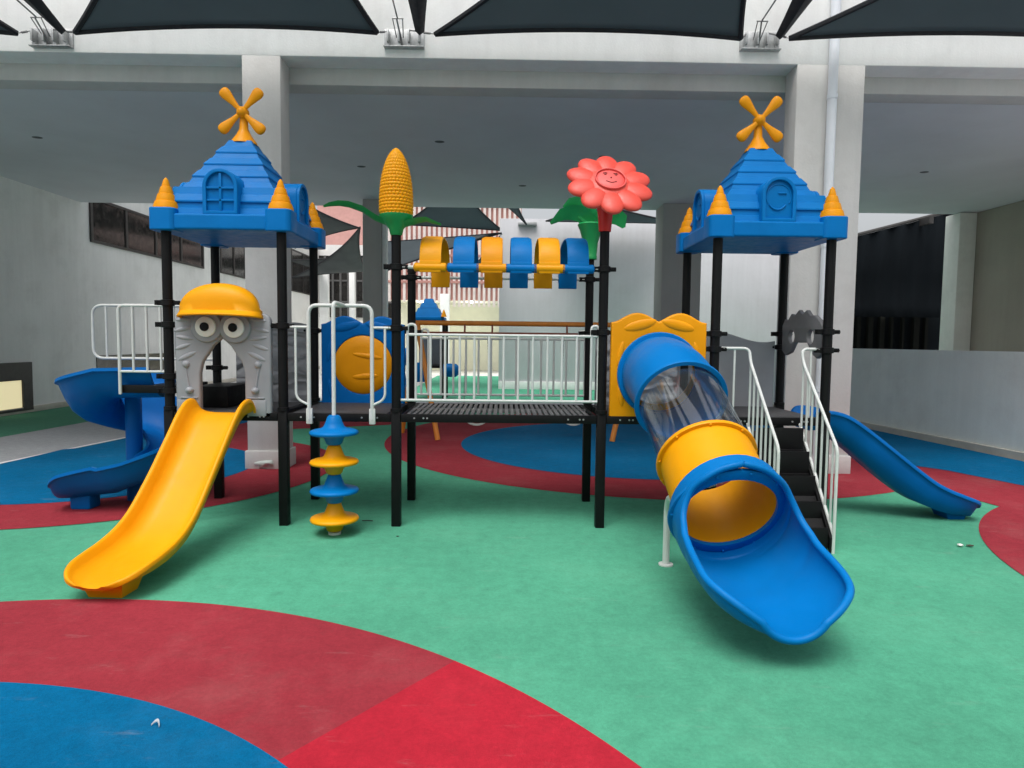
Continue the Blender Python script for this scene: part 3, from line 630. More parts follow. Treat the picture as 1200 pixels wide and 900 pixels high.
# overhead arches on two rails
ZA = 2.54
for yy in (Y0, Y1): b = NB(); tube(b, [(PX[2]+.06, yy, ZA), (PX[3]-.06, yy, ZA)], .017, 10); obj('overhead_rail', b, WHT, ps)
cols = (YEL, BLUE, ORG, BLUE, YEL, BLUE); cen = [-.80, -.44, -.155, .165, .475, .80]
for k in range(6):
    xc = (W((511, 547, 577.5, 609.5, 640, 671)[k], 300, (Y0+Y1)/2).x); w = .103; sec = []
    def sect(y, z, n): return V((0, y, z)), n
    n = 26; outr = []
    for i in range(n+1):
        a = PI*i/n; ry = (Y1-Y0)/2+.02; rz = .385; pw = .70
        ca, sa = math.cos(a), math.sin(a); yy = (Y0+Y1)/2-ry*math.copysign(abs(ca)**pw, ca); zz_ = ZA-.03+rz*abs(sa)**pw; outr.append((yy, zz_))
    rings = []
    for i, (yy, zz_) in enumerate(outr):
        a = PI*i/n; fl_ = 1.0; cyy = (Y0+Y1)/2; iy = cyy+(yy-cyy)*.955; iz = ZA-.03+(zz_-ZA+.03)*.94
        rings.append([V((xc-w, iy, iz)), V((xc-w, yy, zz_-.012)), V((xc-w+.03, yy-(yy-cyy)*-.01, zz_)), V((xc+w-.03, yy, zz_)), V((xc+w, yy, zz_-.012)), V((xc+w, iy, iz))])
    b = NB(); loft(b, rings)
    for yy, s in ((Y0, -1), (Y1, 1)):
        if s < 0: tube(b, [(xc-w-.06, yy, ZA), (xc-w-.045, yy, ZA), (xc+w+.045, yy, ZA), (xc+w+.06, yy, ZA)], [.02, .043, .043, .02], 14)
        yq = yy-.032 if s > 0 else yy-.02; box(b, (xc-w, yq-.012, ZA-.11 if s > 0 else ZA-.05), (xc+w, yq+.012, ZA+.06), .006)
    obj('overhead_arch', b, cols[k], ps, sharp=45)

# bridge barriers
def barrier(x0, x1, y, zlo, zhi, n, loops=True):
    b = NB(); r = .0135
    tube(b, [(x0+.1, y, zhi), (x1-.02, y, zhi)], r, 8); tube(b, [(x0+.02, y, zlo), (x1-.02, y, zlo)], r, 8)
    tube(b, fillet([(x0+.02, y, zlo), (x0+.11, y, zlo), (x0+.11, y, zhi+.10), (x0+.19, y, zhi+.10), (x0+.19, y, zhi)][1:], .05), r, 8)
    for i in range(n): xx = x0+.19+(x1-x0-.30)*i/(n-1); tube(b, [(xx, y, zlo), (xx, y, zhi)], r*.9, 8)
    tube(b, fillet([(x1-.11, y, zhi), (x1-.11, y, zhi+.10), (x1-.04, y, zhi+.10), (x1-.04, y, zlo)], .05), r, 8)
    obj('guard_rail', b, WHT, ps)
barrier(PX[2], PX[3], Y0, 1.25, 1.89, 13); barrier(PX[2], PX[3], Y1, 1.22, 1.86, 13)

# moulded panels with two rolls on top
def roll_panel(xa, xb, y, z0, zt, m, hole_r=None, face=-1, disc_m=None):
    w = xb-xa; pts = [(0, 0), (w, 0), (w, zt-z0-.095)]
    for i in range(25):
        t = i/24; xx = w-.05-(w-.1)*t; pts.append((xx, zt-z0-.085+.085*abs(math.sin(PI*t*2))**1.2))
    pts.append((0, zt-z0-.095))
    cx, cz = w/2, hole_r[1] if hole_r else 0
    loops = [pts]
    if hole_r: loops.append(arc(cx, cz, hole_r[0], 0, 360, 40)[:-1][::-1])
    b = flat(loops, .07, .02, 3, FRONT(xa, y, z0)); zr = zt-z0-.12
    for (px_, pz, rx, rz, ang) in ((w*.30, zr-.0, .17, .052, 14), (w*.70, zr, .17, .052, -14), (w*.1, zr-.28, .03, .13, -12), (w*.9, zr-.28, .03, .13, 12), (w*.11, .22, .028, .12, 10), (w*.89, .22, .028, .12, -10)):
        ell(b, (xa+px_, y+face*.028, z0+pz), rx, .022, rz, Matrix.Rotation(rad(-ang), 4, 'Y'))
    return obj('panel', b, m, ps)
bp_ = roll_panel(PX[1]+.085, PX[2]-.075, Y1, 1.05, 2.10, BLUE2, (.33, .50))
b = NB(); cx, cz = (PX[1]+PX[2])/2+.005, 1.55
lathe(b, [(.335, -.03), (.335, .02), (.31, .045), (.2, .06), (.001, .065)], (cx, Y1, cz), 48, Matrix.Rotation(PI/2, 4, 'X'))
for (dx, dz, rx, rz, ang) in ((.05, .10, .17, .03, 8), (.03, -.13, .15, .035, -4)):
    ell(b, (cx+dx, Y1-.056, cz+dz), rx, .018, rz, Matrix.Rotation(rad(ang), 4, 'Y'))
obj('round_window', b, ORG, bp_)
yp = roll_panel(PX[3]+.075, PX[4]-.09, Y0, 1.10, 2.125, ORG, (.345, .48))
# wavy grey rear panels
def wavy(xa, xb, y, z0, zt, ph, m=RIPPLE):
    w = xb-xa; pts = [(0, 0), (w, 0)]+[(w*(1-i/20), zt-z0-.06+.06*math.cos(PI*2*(1-i/20)*.8+ph)) for i in range(21)]
    b = flat([pts], .05, .015, 3, FRONT(xa, y, z0)); obj('panel', b, m, ps)
wavy(PX[0]+.22, PX[1]-.07, Y1, 1.10, 2.02, 2.2); wavy(PX[4]+.08, PX[5]-.08, Y1, 1.10, 1.975, -1.2, GREYP)
wavy(PX[3]+.08, PX[4]-.08, Y1, 1.10, 2.0, 1.0)

# eye panel (arched entrance over the yellow slide)
xa, xb = PX[0]+.075, PX[1]-.105; w = xb-xa; cx = w/2-.01; hgt = 1.10
outer = [(0, 0), (.235, 0), (.235, .44)]+arc(cx, .46, .205, 180, 135, 6)[1:]+[(cx-.085, .70), (cx+.0, .775), (cx+.085, .70)]+arc(cx, .46, .205, 45, 0, 6)[:-1]+[(cx*2-.235, .44), (cx*2-.235, 0), (w, 0), (w, .92)]+arc(w-.09, .93, .09, 0, 90, 6)[1:]+arc(.09, .93, .09, 90, 180, 6)
b = flat([outer], .07, .018, 3, FRONT(xa, Y0, 1.06)); z0 = 1.06
ex = [W(242.5, 383, Y0-.05), W(275.5, 384, Y0-.05)]
for e in ex:
    lathe(b, [(.150, -.02), (.150, .025), (.142, .036), (.12, .04), (.001, .04)], (e.x, Y0-.03, e.z), 32, Matrix.Rotation(PI/2, 4, 'X'))
for s in (-1, 1):
    xm = xa+cx
    for k, (dx, dz, rx, rz, ang) in enumerate(((.37, .86, .12, .022, 12*s), (.36, .775, .11, .02, -8*s), (.38, .69, .10, .022, 18*s), (.37, .95, .09, .02, 5*s), (.34, .60, .12, .025, 25*s))):
        ell(b, (xm+s*dx*.98, Y0-.03, z0+dz), rx*.85, .016, rz, Matrix.Rotation(rad(ang), 4, 'Y'))
    ell(b, (xm+s*.345, Y0-.035, z0+.52), .035, .028, .035); ell(b, (xm+s*.315, Y0-.04, z0+.27), .038, .035, .032)
    tube(b, [(xm+s*.355, Y0-.034, z0+.50), (xm+s*.32, Y0-.034, z0+.28)], .012, 8)
    box(b, (xm+s*.32-.085, Y0-.048, z0+.19), (xm+s*.32+.085, Y0-.02, z0+.205), .006); box(b, (xm+s*.34-.1, Y0-.044, z0+.02), (xm+s*.34+.08, Y0-.02, z0+.18), .01)
ep = obj('entrance_panel', b, GREYP, ps)
for e in ex:
    b = NB(); lathe(b, [(.097, .0), (.097, .018), (.088, .024), (.001, .024)], (e.x, Y0-.071, e.z), 32, Matrix.Rotation(PI/2, 4, 'X')); obj('eye', b, WEYE, ep)
    b = NB(); lathe(b, [(.042, .0), (.042, .012), (.036, .018), (.001, .019)], (e.x-.004, Y0-.0945, e.z), 24, Matrix.Rotation(PI/2, 4, 'X')); obj('pupil', b, BLK, ep)
# cap: dome plus brim
cL, cR = W(214, 366, Y0), W(309, 368, Y0); ccx = (cL.x+cR.x)/2; hw_ = (cR.x-cL.x)/2; zcap = 2.10; rings = []
n = 26
b = NB(); rows = []
for j in range(13):
    t = j/12; row = []
    for i in range(n+1):
        a = PI*i/n; xx = -math.cos(a); dome = abs(math.sin(a))**.85
        zz_ = zcap+.26*dome*math.cos(t*PI/2)**.55; yy = Y0-.02-.20*dome**.7*math.sin(t*PI/2)**.8
        row.append(V((ccx+xx*hw_*(.93+.05*t), yy, zz_)))
    rows.append(row)
for j in range(7):    # brim flares forward and down
    t = (j+1)/7; row = []
    for i in range(n+1):
        a = PI*i/n; xx = -math.cos(a); dome = abs(math.sin(a))
        row.append(V((ccx+xx*hw_*(.98+.05*t), Y0-.02-.20*dome**.7-.10*t*dome**.8, zcap-.008*t-.065*t*(1-.55*dome))))
    rows.append(row)
loft(b, rows, False, False); bmesh.ops.remove_doubles(b, verts=b.verts[:], dist=.001)
cp = obj('cap', b, YEL, ep, sharp=50); md = cp.modifiers.new('thick', 'SOLIDIFY'); md.thickness = .018; md.offset = -1
b = NB(); tube(b, [(ccx-hw_*.43, Y0-.2, zcap+.075), (ccx-hw_*.5, Y0-.165, zcap+.13), (ccx-hw_*.56, Y0-.11, zcap+.185)], .007, 6); obj('cap_seam', b, YEL, ep)

# jagged mask panel on the right side of the right tower
pts = [(.0, .02), (.10, -.02), (.22, .03), (.32, .14), (.62, .14), (.72, .03), (.84, 0), (.93, .05), (.94, .33)]
for i, (yy, zz_) in enumerate(((.88, .40), (.80, .39), (.72, .455), (.64, .43), (.54, .49), (.46, .44), (.36, .48), (.28, .42), (.18, .42), (.08, .37), (0, .3))): pts.append((yy, zz_))
b = flat([pts, arc(.25, .20, .075, 0, 360, 18, ry=.07)[:-1][::-1], arc(.70, .205, .08, 0, 360, 18, ry=.07)[:-1][::-1]], .05, .012, 2, SIDE(PX[5]-.0, Y0+.065, W(940, 415, 6.9).z-.02)); obj('mask_panel', b, GREYD, ps)

# ------------------------------------------------------------------ slides
def chute_sec(w, h, t=.022, lip=.035, floor=0.0):
    i_ = [(-w/2-lip, h-.035), (-w/2-lip, h-.008), (-w/2-lip*.7, h), (-w/2-lip*.25, h), (-w/2+.004, h-.012), (-w/2+min(.018, w*.05), h*.55), (-w/2+min(.045, w*.11), min(.035, h*.3)), (-w/2+min(.10, w*.2), .006), (-w*.22, floor), (0, floor)]
    inner = i_+[(-x, z) for x, z in i_[-2::-1]]
    o_ = [(w/2+lip-.012, h-.036), (w/2+.012, h-.045), (w/2+.006, h*.5), (w/2-min(.02, w*.05), .0), (w/2-min(.09, w*.18), -t), (0, -t)]
    outer = o_+[(-x, z) for x, z in o_[-2::-1]]
    return inner+outer
def catmull(P, n=6):
    P = [tuple(p) for p in P]; out = []
    for i in range(len(P)-1):
        p0, p1, p2, p3 = P[max(i-1, 0)], P[i], P[i+1], P[min(i+2, len(P)-1)]
        for k in range(n):
            t = k/n; out.append(tuple(.5*((2*b_)+(c_-a)*t+(2*a-5*b_+4*c_-d)*t*t+(-a+3*b_-3*c_+d)*t**3) for a, b_, c_, d in zip(p0, p1, p2, p3)))
    out.append(P[-1]); return out
# stations along the slide: distance, bed z, width, rim height
ST = catmull([(0, 1.115, .52, .02), (.05, 1.118, .52, .10), (.12, 1.105, .52, .165), (.25, 1.03, .51, .175), (.48, .82, .50, .165), (.75, .565, .50, .155), (1.0, .345, .51, .15), (1.2, .225, .52, .145), (1.42, .165, .535, .13), (1.62, .145, .54, .115), (1.76, .14, .525, .10), (1.85, .137, .48, .08), (1.91, .132, .41, .062), (1.945, .126, .33, .048), (1.965, .12, .23, .036), (1.972, .115, .13, .028)], 5)
ST2 = catmull([(0, 1.03, .52, .04), (.05, 1.035, .52, .11), (.17, 1.03, .52, .13), (.34, .965, .51, .155), (.58, .80, .50, .17), (.85, .595, .50, .18), (1.1, .415, .51, .18), (1.32, .28, .53, .17), (1.5, .205, .545, .16), (1.66, .165, .55, .145), (1.79, .148, .53, .12), (1.87, .14, .48, .10), (1.92, .133, .41, .08), (1.95, .126, .33, .06), (1.968, .12, .23, .045), (1.974, .115, .13, .035)], 5)
def straight_slide(m, M_, name='slide', label=None, ST=ST, t=.03):
    rings = []
    for i, (d, z, w, h) in enumerate(ST):
        a = ST[max(i-1, 0)]; c_ = ST[min(i+1, len(ST)-1)]; th = math.atan2(c_[1]-a[1], c_[0]-a[0]); nx, nz = -math.sin(th), math.cos(th)
        rings.append([V((x, -(d+nx*q), z+nz*q)) for x, q in chute_sec(w, h, t)])
    b = NB(); loft(b, rings); bmesh.ops.transform(b, matrix=M_, verts=b.verts[:]); s = obj(name, b, m, ps, label, sharp=60)
    f = NB(); loft(f, [[V((-.12, -1.66, .0)), V((.12, -1.66, .0)), V((.15, -1.6, .13)), V((-.15, -1.6, .13))], [V((-.12, -1.84, .0)), V((.12, -1.84, .0)), V((.15, -1.88, .12)), V((-.15, -1.88, .12))]])
    bmesh.ops.transform(f, matrix=M_, verts=f.verts[:]); obj('slide_foot', f, m, s)
straight_slide(YEL, Matrix.Translation((-2.69, Y0-.02, 0)) @ Matrix.Rotation(rad(-3.2), 4, 'Z'), label='yellow open slide on the left tower')
straight_slide(BLUE2, Matrix.Translation((PX[5]+.02, (Y0+Y1)/2, 0)) @ Matrix.Rotation(rad(89), 4, 'Z') @ Matrix.Diagonal((1, .93, 1, 1)), label='deep blue open slide on the right tower', ST=ST2, t=.095)

# spiral slide
SC = V((-4.14, 7.38, 0)); RM = .37; rings = []
def spiral_sec(wi, wo, hi_, ho):
    """radial profile (r offset, z): inner wall, bed, outer wall, then underside"""
    return [(-wi-.03, hi_-.03), (-wi-.03, hi_), (-wi, hi_), (-wi+.015, hi_*.5), (-wi+.06, .02), (0, 0), (wo-.17, .02), (wo-.085, ho*.22), (wo-.03, ho*.52), (wo+.005, ho*.8), (wo+.03, ho), (wo+.07, ho+.004), (wo+.075, ho-.028), (wo+.045, ho-.035), (wo+.028, ho*.75), (wo-.01, ho*.46), (wo-.07, ho*.12), (wo-.16, -.035), (0, -.06), (-wi+.04, -.04), (-wi-.012, hi_*.5), (-wi-.014, hi_-.03)]
def place(c, tx, ty, sec, z):   # c centre of bed, radial outward dir (tx,ty)
    return [V((c.x+tx*r, c.y+ty*r, z+q)) for r, q in sec]
wi, wo = .22, .275
# entry straight then turn S -> W -> N -> E -> S -> exit W
N1 = 6
for i in range(N1): rings.append(place(V((SC.x+.55*(1-i/N1), SC.y-RM, 0)), 0, -1, spiral_sec(wi, wo, .2, .27), 1.26-.015*i/N1))
NT = 60
for i in range(NT+1):
    t = i/NT; a = rad(-90-360*t); z = 1.245-1.02*(t**.93)
    rings.append(place(V((SC.x+RM*math.cos(a), SC.y+RM*math.sin(a), 0)), math.cos(a), math.sin(a), spiral_sec(wi, wo, .22-.13*math.sin(PI*min(1, max(0, (t-.25)/.65))), .27+.16*math.sin(PI*min(1, t*1.05))), z-.05*math.sin(PI*min(1, t*2.2)) if t < .45 else z))
for i in range(1, 21):
    t = i/20; u = max(0, (t-.55)/.45); k = max(.12, math.sqrt(max(0, 1-u*u)))**.8
    rings.append(place(V((SC.x-.60*t**.85, SC.y-RM-.02*t, 0)), 0, -1, [(r*k, q*(1-.55*u*u)) for r, q in spiral_sec(wi, wo, .22-.06*t, .29-.07*t)], .225-.08*t))
b = NB(); loft(b, rings); sp = obj('spiral_slide', b, BLUE2, ps, 'deep blue spiral slide behind the left tower', sharp=60)
b = NB(); lathe(b, [(.085, 0), (.085, 1.40), (.075, 1.42), (.001, 1.43)], (SC.x, SC.y, 0), 28); obj('centre_pole', b, BLUE2, sp)
b = NB(); box(b, (SC.x-.44, SC.y-RM-.10, 0), (SC.x-.22, SC.y-RM+.10, .20), .03); obj('slide_foot', b, BLUE2, sp)
# upper landing between tower and spiral
lx = W(147, 455, 6.75).x
b = NB(); box(b, (lx, 6.68, 1.27), (PX[0]-.05, 6.74, 1.35), .006); box(b, (lx+.2, 7.30, 1.27), (PX[0]-.05, 7.36, 1.35), .006); box(b, (PX[0]-.42, 6.742, 1.31), (PX[0]-.05, 7.298, 1.345), .004); obj('landing', b, BLK, ps)
b = NB(); box(b, (PX[0]+.06, 6.75, ZD1+.005), (PX[0]+.42, 7.38, 1.34), .01); obj('step_box', b, BLK, ps)
b = NB(); r = .016; zt_ = 1.84+(396-360)*6.68/770
ya = 6.66
tube(b, fillet([(lx, ya, 1.26), (lx, ya, zt_), (PX[0]-.06, ya, zt_)], .06), r, 8); tube(b, [(lx, ya, 1.49), (PX[0]-.06, ya, 1.49)], r*.8, 8)
for k in range(1, 4): xx = lx+(PX[0]-.06-lx)*k/4; tube(b, [(xx, ya, 1.49), (xx, ya, zt_)], r*.8, 8)
obj('guard_rail', b, WHT, ps)
b = NB(); yb = 7.55; xA = W(109, 390, yb).x; xB = PX[0]-.05; zA, zB = W(150, 358, yb).z, W(150, 420, yb).z
tube(b, fillet([(xB, yb, zA), (xA, yb, zA), (xA, yb, zB), (xB, yb, zB)], .12, 8), r, 8)
for k in range(1, 9): xx = xA+(xB-xA)*k/9; tube(b, [(xx, yb, zA), (xx, yb, zB)], r*.8, 8)
obj('guard_rail', b, WHT, ps)

# tube slide
TP = catmull([(1.522, Y0-.03, 1.525), (1.525, 6.20, 1.51), (1.530, 5.90, 1.445), (1.540, 5.55, 1.285), (1.55, 5.20, 1.095), (1.562, 4.88, .90), (1.575, 4.60, .72), (1.582, 4.42, .60)], 8)
TP = [V(p) for p in TP]
def frame(i, P_):
    t = (P_[min(i+1, len(P_)-1)]-P_[max(i-1, 0)]).normalized(); s = t.cross(V((0, 0, 1))).normalized(); n = s.cross(t); return t, s, n
def circ(i, r, n=44):
    t, s, nn = frame(i, TP); return [TP[i]+(s*math.cos(2*PI*k/n)+nn*math.sin(2*PI*k/n))*r for k in range(n)]
NTP = len(TP)-1
def yidx(y): return min(range(NTP+1), key=lambda i: abs(TP[i].y-y))
iA, iB, iC = yidx(5.66), yidx(4.97), yidx(4.52)
RT = .345
def tubeseg(i0, i1, m, name, fl0=True, fl1=True, r=RT):
    b = NB(); out = [circ(i, r+.008) for i in range(i0, i1+1)]; inn = [circ(i, r-.006) for i in range(i1, i0-1, -1)]
    loft(b, out+inn+[out[0]], True, False); bmesh.ops.remove_doubles(b, verts=b.verts[:], dist=.0001)
    for i, f in ((i0, fl0), (i1, fl1)):
        if f:
            t, s, nn = frame(i, TP); ring_ = []
            for (rr_, dz) in ((r+.002, -.016), (r+.036, -.016), (r+.040, -.008), (r+.040, .008), (r+.036, .016), (r+.002, .016)):
                ring_.append([TP[i]+t*dz+(s*math.cos(2*PI*k/44)+nn*math.sin(2*PI*k/44))*rr_ for k in range(44)])
            loft(b, ring_+[ring_[0]], True, False)
            for k in range(0, 44, 5):
                ell(b, TP[i]+(s*math.cos(2*PI*k/44)+nn*math.sin(2*PI*k/44))*(r+.022)-t*.018*(-1 if i == i0 else 1), .011, .011, .011, None, 8, 6)
    bmesh.ops.remove_doubles(b, verts=b.verts[:], dist=.00005)
    return obj(name, b, m, tsl, sharp=45)
tb = NB(); ring_ = []
for (rr_, dy) in ((RT+.005, -.045), (RT+.06, -.045), (RT+.07, -.03), (RT+.07, .0), (RT+.005, .0)): ring_.append([V((TP[0].x+math.cos(2*PI*k/44)*rr_, Y0-.02+dy, TP[0].z+math.sin(2*PI*k/44)*rr_)) for k in range(44)])
loft(tb, ring_+[ring_[0]], True, False); tsl = obj('tube_slide', tb, BLUE, ps, 'blue, clear and yellow tube slide with a blue scoop exit')
tubeseg(0, iA, BLUE, 'tube_section', False, True, RT+.02); tubeseg(iA+1, iB-1, CLEAR, 'clear_tube_section', False, False, RT+.004); tubeseg(iB, iC, YEL, 'tube_section', True, False)
# scoop exit
EX = catmull([(4.56, .70, 180, .375, .375, 0), (4.475, .66, 179, .38, .378, 0), (4.455, .645, 150, .382, .38, 0), (4.42, .63, 126, .385, .378, 0), (4.33, .595, 108, .393, .365, 0), (4.20, .56, 98, .40, .35, 0), (4.08, .53, 93, .408, .335, 0), (3.92, .50, 90, .415, .305, 0), (3.78, .475, 86, .41, .28, 0), (3.67, .455, 82, .37, .262, 0), (3.59, .425, 74, .29, .23, 0), (3.55, .39, 60, .20, .195, 0)], 6)
b = NB(); na = 40; rows = []; rim1 = []; rim2 = []
for i, (yy, zc_, aa, rx, rz, _) in enumerate(EX):
    xc = 1.578+(4.56-yy)*.06; wob = .012*math.exp(-((i-17)/1.6)**2)+.010*math.exp(-((i-31)/2.0)**2)
    inn = []; out = []; sl_ = .55 if i < 14 else .55*max(0, 1-(i-14)/20)
    for k in range(na+1):
        a = rad(-90-aa+2*aa*k/na); dz = math.sin(a); yo = -dz*sl_*rz
        inn.append(V((xc+(rx+wob)*math.cos(a), yy+yo, zc_+rz*dz))); out.append(V((xc+(rx+.02)*math.cos(a), yy+yo, zc_+(rz+.02)*dz)))
    rows.append(inn+out[::-1]); rim1.append((inn[0]+out[0])/2); rim2.append((inn[-1]+out[-1])/2)
loft(b, rows)
endl = [(rows[-1][k]+rows[-1][2*na+1-k])/2 for k in range(na+1)]
lipline = rim1[6:]+endl[1:-1]+rim2[6:][::-1]
tube(b, lipline, .024, 8)
t, s, nn = frame(iC, TP); ring_ = []
for (rr_, dz) in ((.34, -.01), (.41, -.01), (.42, .0), (.42, .022), (.41, .03), (.34, .03)): ring_.append([TP[iC]+t*dz+(s*math.cos(2*PI*k/44)+nn*math.sin(2*PI*k/44))*rr_ for k in range(44)])
loft(b, ring_+[ring_[0]], True, False)
for k in range(0, 44, 4): ell(b, TP[iC]+(s*math.cos(2*PI*k/44)+nn*math.sin(2*PI*k/44))*.40+t*.03, .012, .012, .012, None, 8, 6)
obj('scoop_exit', b, BLUE, tsl, sharp=50)
b = NB(); pl = W(780, 667, 5.32); tube(b, fillet([(pl.x, pl.y, .0), (pl.x, pl.y, .50), (pl.x-.02, pl.y-.16, .62), (pl.x-.01, pl.y-.42, .56)], .14, 8), .028, 12); lathe(b, [(.06, 0), (.06, .012), (.03, .014)], (pl.x, pl.y, 0), 16); obj('support_leg', b, WHT, tsl)

# stairs
st = None
xL, xR = 2.42, 2.90; yT, yBt = Y0-.04, 5.64
b = NB(); nst = 5
for k in range(nst):
    z = ZD0-.02-(ZD0-.02)*k/nst; y = yT-.0-(yT-yBt-.05)*k/nst
    yb_ = y-(yT-yBt-.05)/nst
    box(b, (xL+.02, yb_-.03, z-.21), (xR-.02, yb_-.01, z+.02), .003) if k < nst-0 else None
    box(b, (xL+.02, yb_-.045, z-.206-.012), (xR-.02, y-.012, z-.206+.022), .006)
loft(b, [[V((xL+.016, yT-.01, ZD0-.05)), V((xR-.016, yT-.01, ZD0-.05)), V((xR-.016, yT-.01, ZD0-.28)), V((xL+.016, yT-.01, ZD0-.28))], [V((xL+.016, yBt+.02, .10)), V((xR-.016, yBt+.02, .10)), V((xR-.016, yBt+.05, .0)), V((xL+.016, yBt+.05, .0))]])
st = obj('staircase', b, BLK, ps)
for xx in (xL, xR):
    q = NB(); loft(q, [[V((xx-.014, yT, ZD0-.02)), V((xx+.014, yT, ZD0-.02)), V((xx+.014, yT, ZD0-.22)), V((xx-.014, yT, ZD0-.22))], [V((xx-.014, yBt, .14)), V((xx+.014, yBt, .14)), V((xx+.014, yBt, .0)), V((xx-.014, yBt, .0))]])
    obj('stringer', q, BLK, st)
    q = NB(); r = .0145; xo = xx+(.018 if xx == xR else -.018); far = PX[5]-.06 if xx == xR else PX[4]+.06
    zt_ = 1.79; pts = [(far, Y0, zt_), (xo+(.06 if xx == xR else -.06), Y0-.01, zt_), (xo, Y0-.06, zt_-.06), (xo, yBt+.0, .93), (xo, yBt, .0)]
    pts = fillet([pts[0], (xo, Y0-.02, zt_), (xo, Y0-.06, zt_-.13), (xo, yBt, .93), (xo, yBt, .0)], .06, 6); tube(q, pts, r, 8)
    tube(q, [(xo, yT, ZD0+.02), (xo, yBt, .16)], r, 8)
    for k in range(0, 7):
        t = k/7; y = yT-.03+(yBt-yT)*t; tube(q, [(xo, y, ZD0+.02+(.16-ZD0-.02)*(t+.03)), (xo, y, 1.66+(.93-1.66)*(t+.02))], r*.75, 8)
    mx_ = (far+xo)/2; tube(q, [(mx_, Y0-.005, zt_), (mx_, Y0-.005, ZD1)], r*.75, 8)
    obj('handrail', q, WHT, st)

# climbing pole with discs
ya = Y0-.075; xa_, xb_ = W(362, 440, ya).x, W(436, 440, ya).x; zt_ = W(400, 358, ya).z; xp = W(391, 440, 6.13).x; yp_ = 6.13
b = NB(); tube(b, fillet([(xa_, ya, 1.06), (xa_, ya, zt_), (xb_, ya, zt_), (xb_, ya, 1.06)], .09, 8), .019, 12)
for xx, s in ((xa_, -1), (xb_, 1)):
    box(b, (xx-.03, ya-.012, 1.015), (xx+.03, ya+.03, 1.17), .01)
    xo = xx+s*.125; tube(b, fillet([(xx, ya, 1.95), (xo+s*.03, ya, 1.95)], .02), .013, 8); tube(b, fillet([(xo, ya, 1.95), (xo, ya, 1.26), (xx, ya, 1.20)], .07, 6), .012, 8); tube(b, [(xo+s*.0, ya, 1.95), (xx+s*.2, Y0, 1.95)], .012, 8)
obj('climbing_arch', b, WHT, ps)
b = NB(); tube(b, fillet([(xp, yp_, .02), (xp, yp_, zt_+.02), (xp+.05, ya, zt_)], .05, 6), .019, 12); lathe(b, [(.06, 0), (.06, .02), (.02, .03)], (xp, yp_, 0), 16); cpole = obj('climbing_pole', b, WHT, ps)
for k, v in enumerate((507, 541.5, 575, 608)):
    z = W(392, v, yp_).z; q = NB()
    lathe(q, [(.03, .165), (.045, .165), (.06, .15), (.078, .10), (.095, .06), (.13, .038), (.19, .028), (.218, .018), (.226, .002), (.218, -.014), (.19, -.022), (.115, -.028), (.092, -.05), (.072, -.10), (.06, -.112), (.03, -.112)], (xp, yp_, z), 40)
    obj('climbing_disc', q, (BLUE, YEL)[k % 2], cpole, sharp=70)

# ------------------------------------------------------------------ swing set behind
sw = thing('swing_set', 'orange painted metal swing frame standing on the blue rubber behind the bridge', 'swing set', (0, 12, 0))
YS2 = 12.6; zb1 = W(560, 379, YS2).z
xA, xB = W(489, 385, YS2).x, W(748, 385, YS2).x
b = NB(); tube(b, [(xA-.05, YS2, zb1), (xB+.05, YS2, zb1)], .048, 12); obj('top_beam', b, ORT, sw)
b = NB(); tube(b, [(xA-.02, YS2-.12, W(560, 391, YS2).z), (xB, YS2-.12, W(560, 391, YS2).z)], .03, 10)
for u in (545, 577, 664, 700): x = W(u, 385, YS2).x; tube(b, [(x, YS2-.06, zb1-.03), (x, YS2-.11, W(560, 390, YS2).z)], .018, 8)
obj('hanger_beam', b, RUST, sw)
for xx, feet in ((xA, (W(513, 521, 12.0), W(471, 513, 12.9))), (xB, (W(717, 521, 12.0), W(769, 521, 12.1)))):
    for f in feet:
        b = NB(); tube(b, [(xx, YS2, zb1), (f.x, f.y, 0)], .05, 12); obj('leg', b, ORT, sw)
def chain(b, a, c):
    a, c = V(a), V(c); d = c-a; n = max(2, int(d.length/.055)); t = d.normalized()
    for i in range(n):
        p = a+d*((i+.5)/n); s = t.orthogonal().normalized() if i % 2 else t.cross(t.orthogonal()).normalized()
        pts = [p+t*(.026*math.sin(2*PI*k/8))+s*(.014*math.cos(2*PI*k/8)) for k in range(9)]; tube(b, pts, .005, 5)
for i, (ua, ub, us) in enumerate(((547, 572, 557), (660, 684, 672))):
    x0, x1 = W(ua, 400, YS2).x, W(ub, 400, YS2).x; zz_ = W(us, 498, YS2-.1).z+.06
    s_ = thing('belt_swing', ('pale belt swing seat hanging below the left half of the orange beam', 'pale belt swing seat hanging nearest the black bridge post on the right')[i], 'swing', ((x0+x1)/2, YS2-.12, zz_), 'swings hanging from the orange frame')
    b = NB(); rows = []
    for k in range(17):
        t = k/16; x = x0-.05+(x1-x0+.1)*t; z = zz_+.12*(2*t-1)**2-.06; rows.append([V((x, YS2-.22, z)), V((x, YS2-.02, z)), V((x, YS2-.02, z+.018)), V((x, YS2-.22, z+.018))])
    loft(b, rows); obj('seat', b, SWSEAT, s_)
    for x, e in ((x0, x0-.05), (x1, x1+.05)):
        b = NB(); chain(b, (x, YS2-.12, W(560, 391, YS2).z-.03), (e, YS2-.12, zz_+.06)); obj('chain', b, CHAIN, s_)

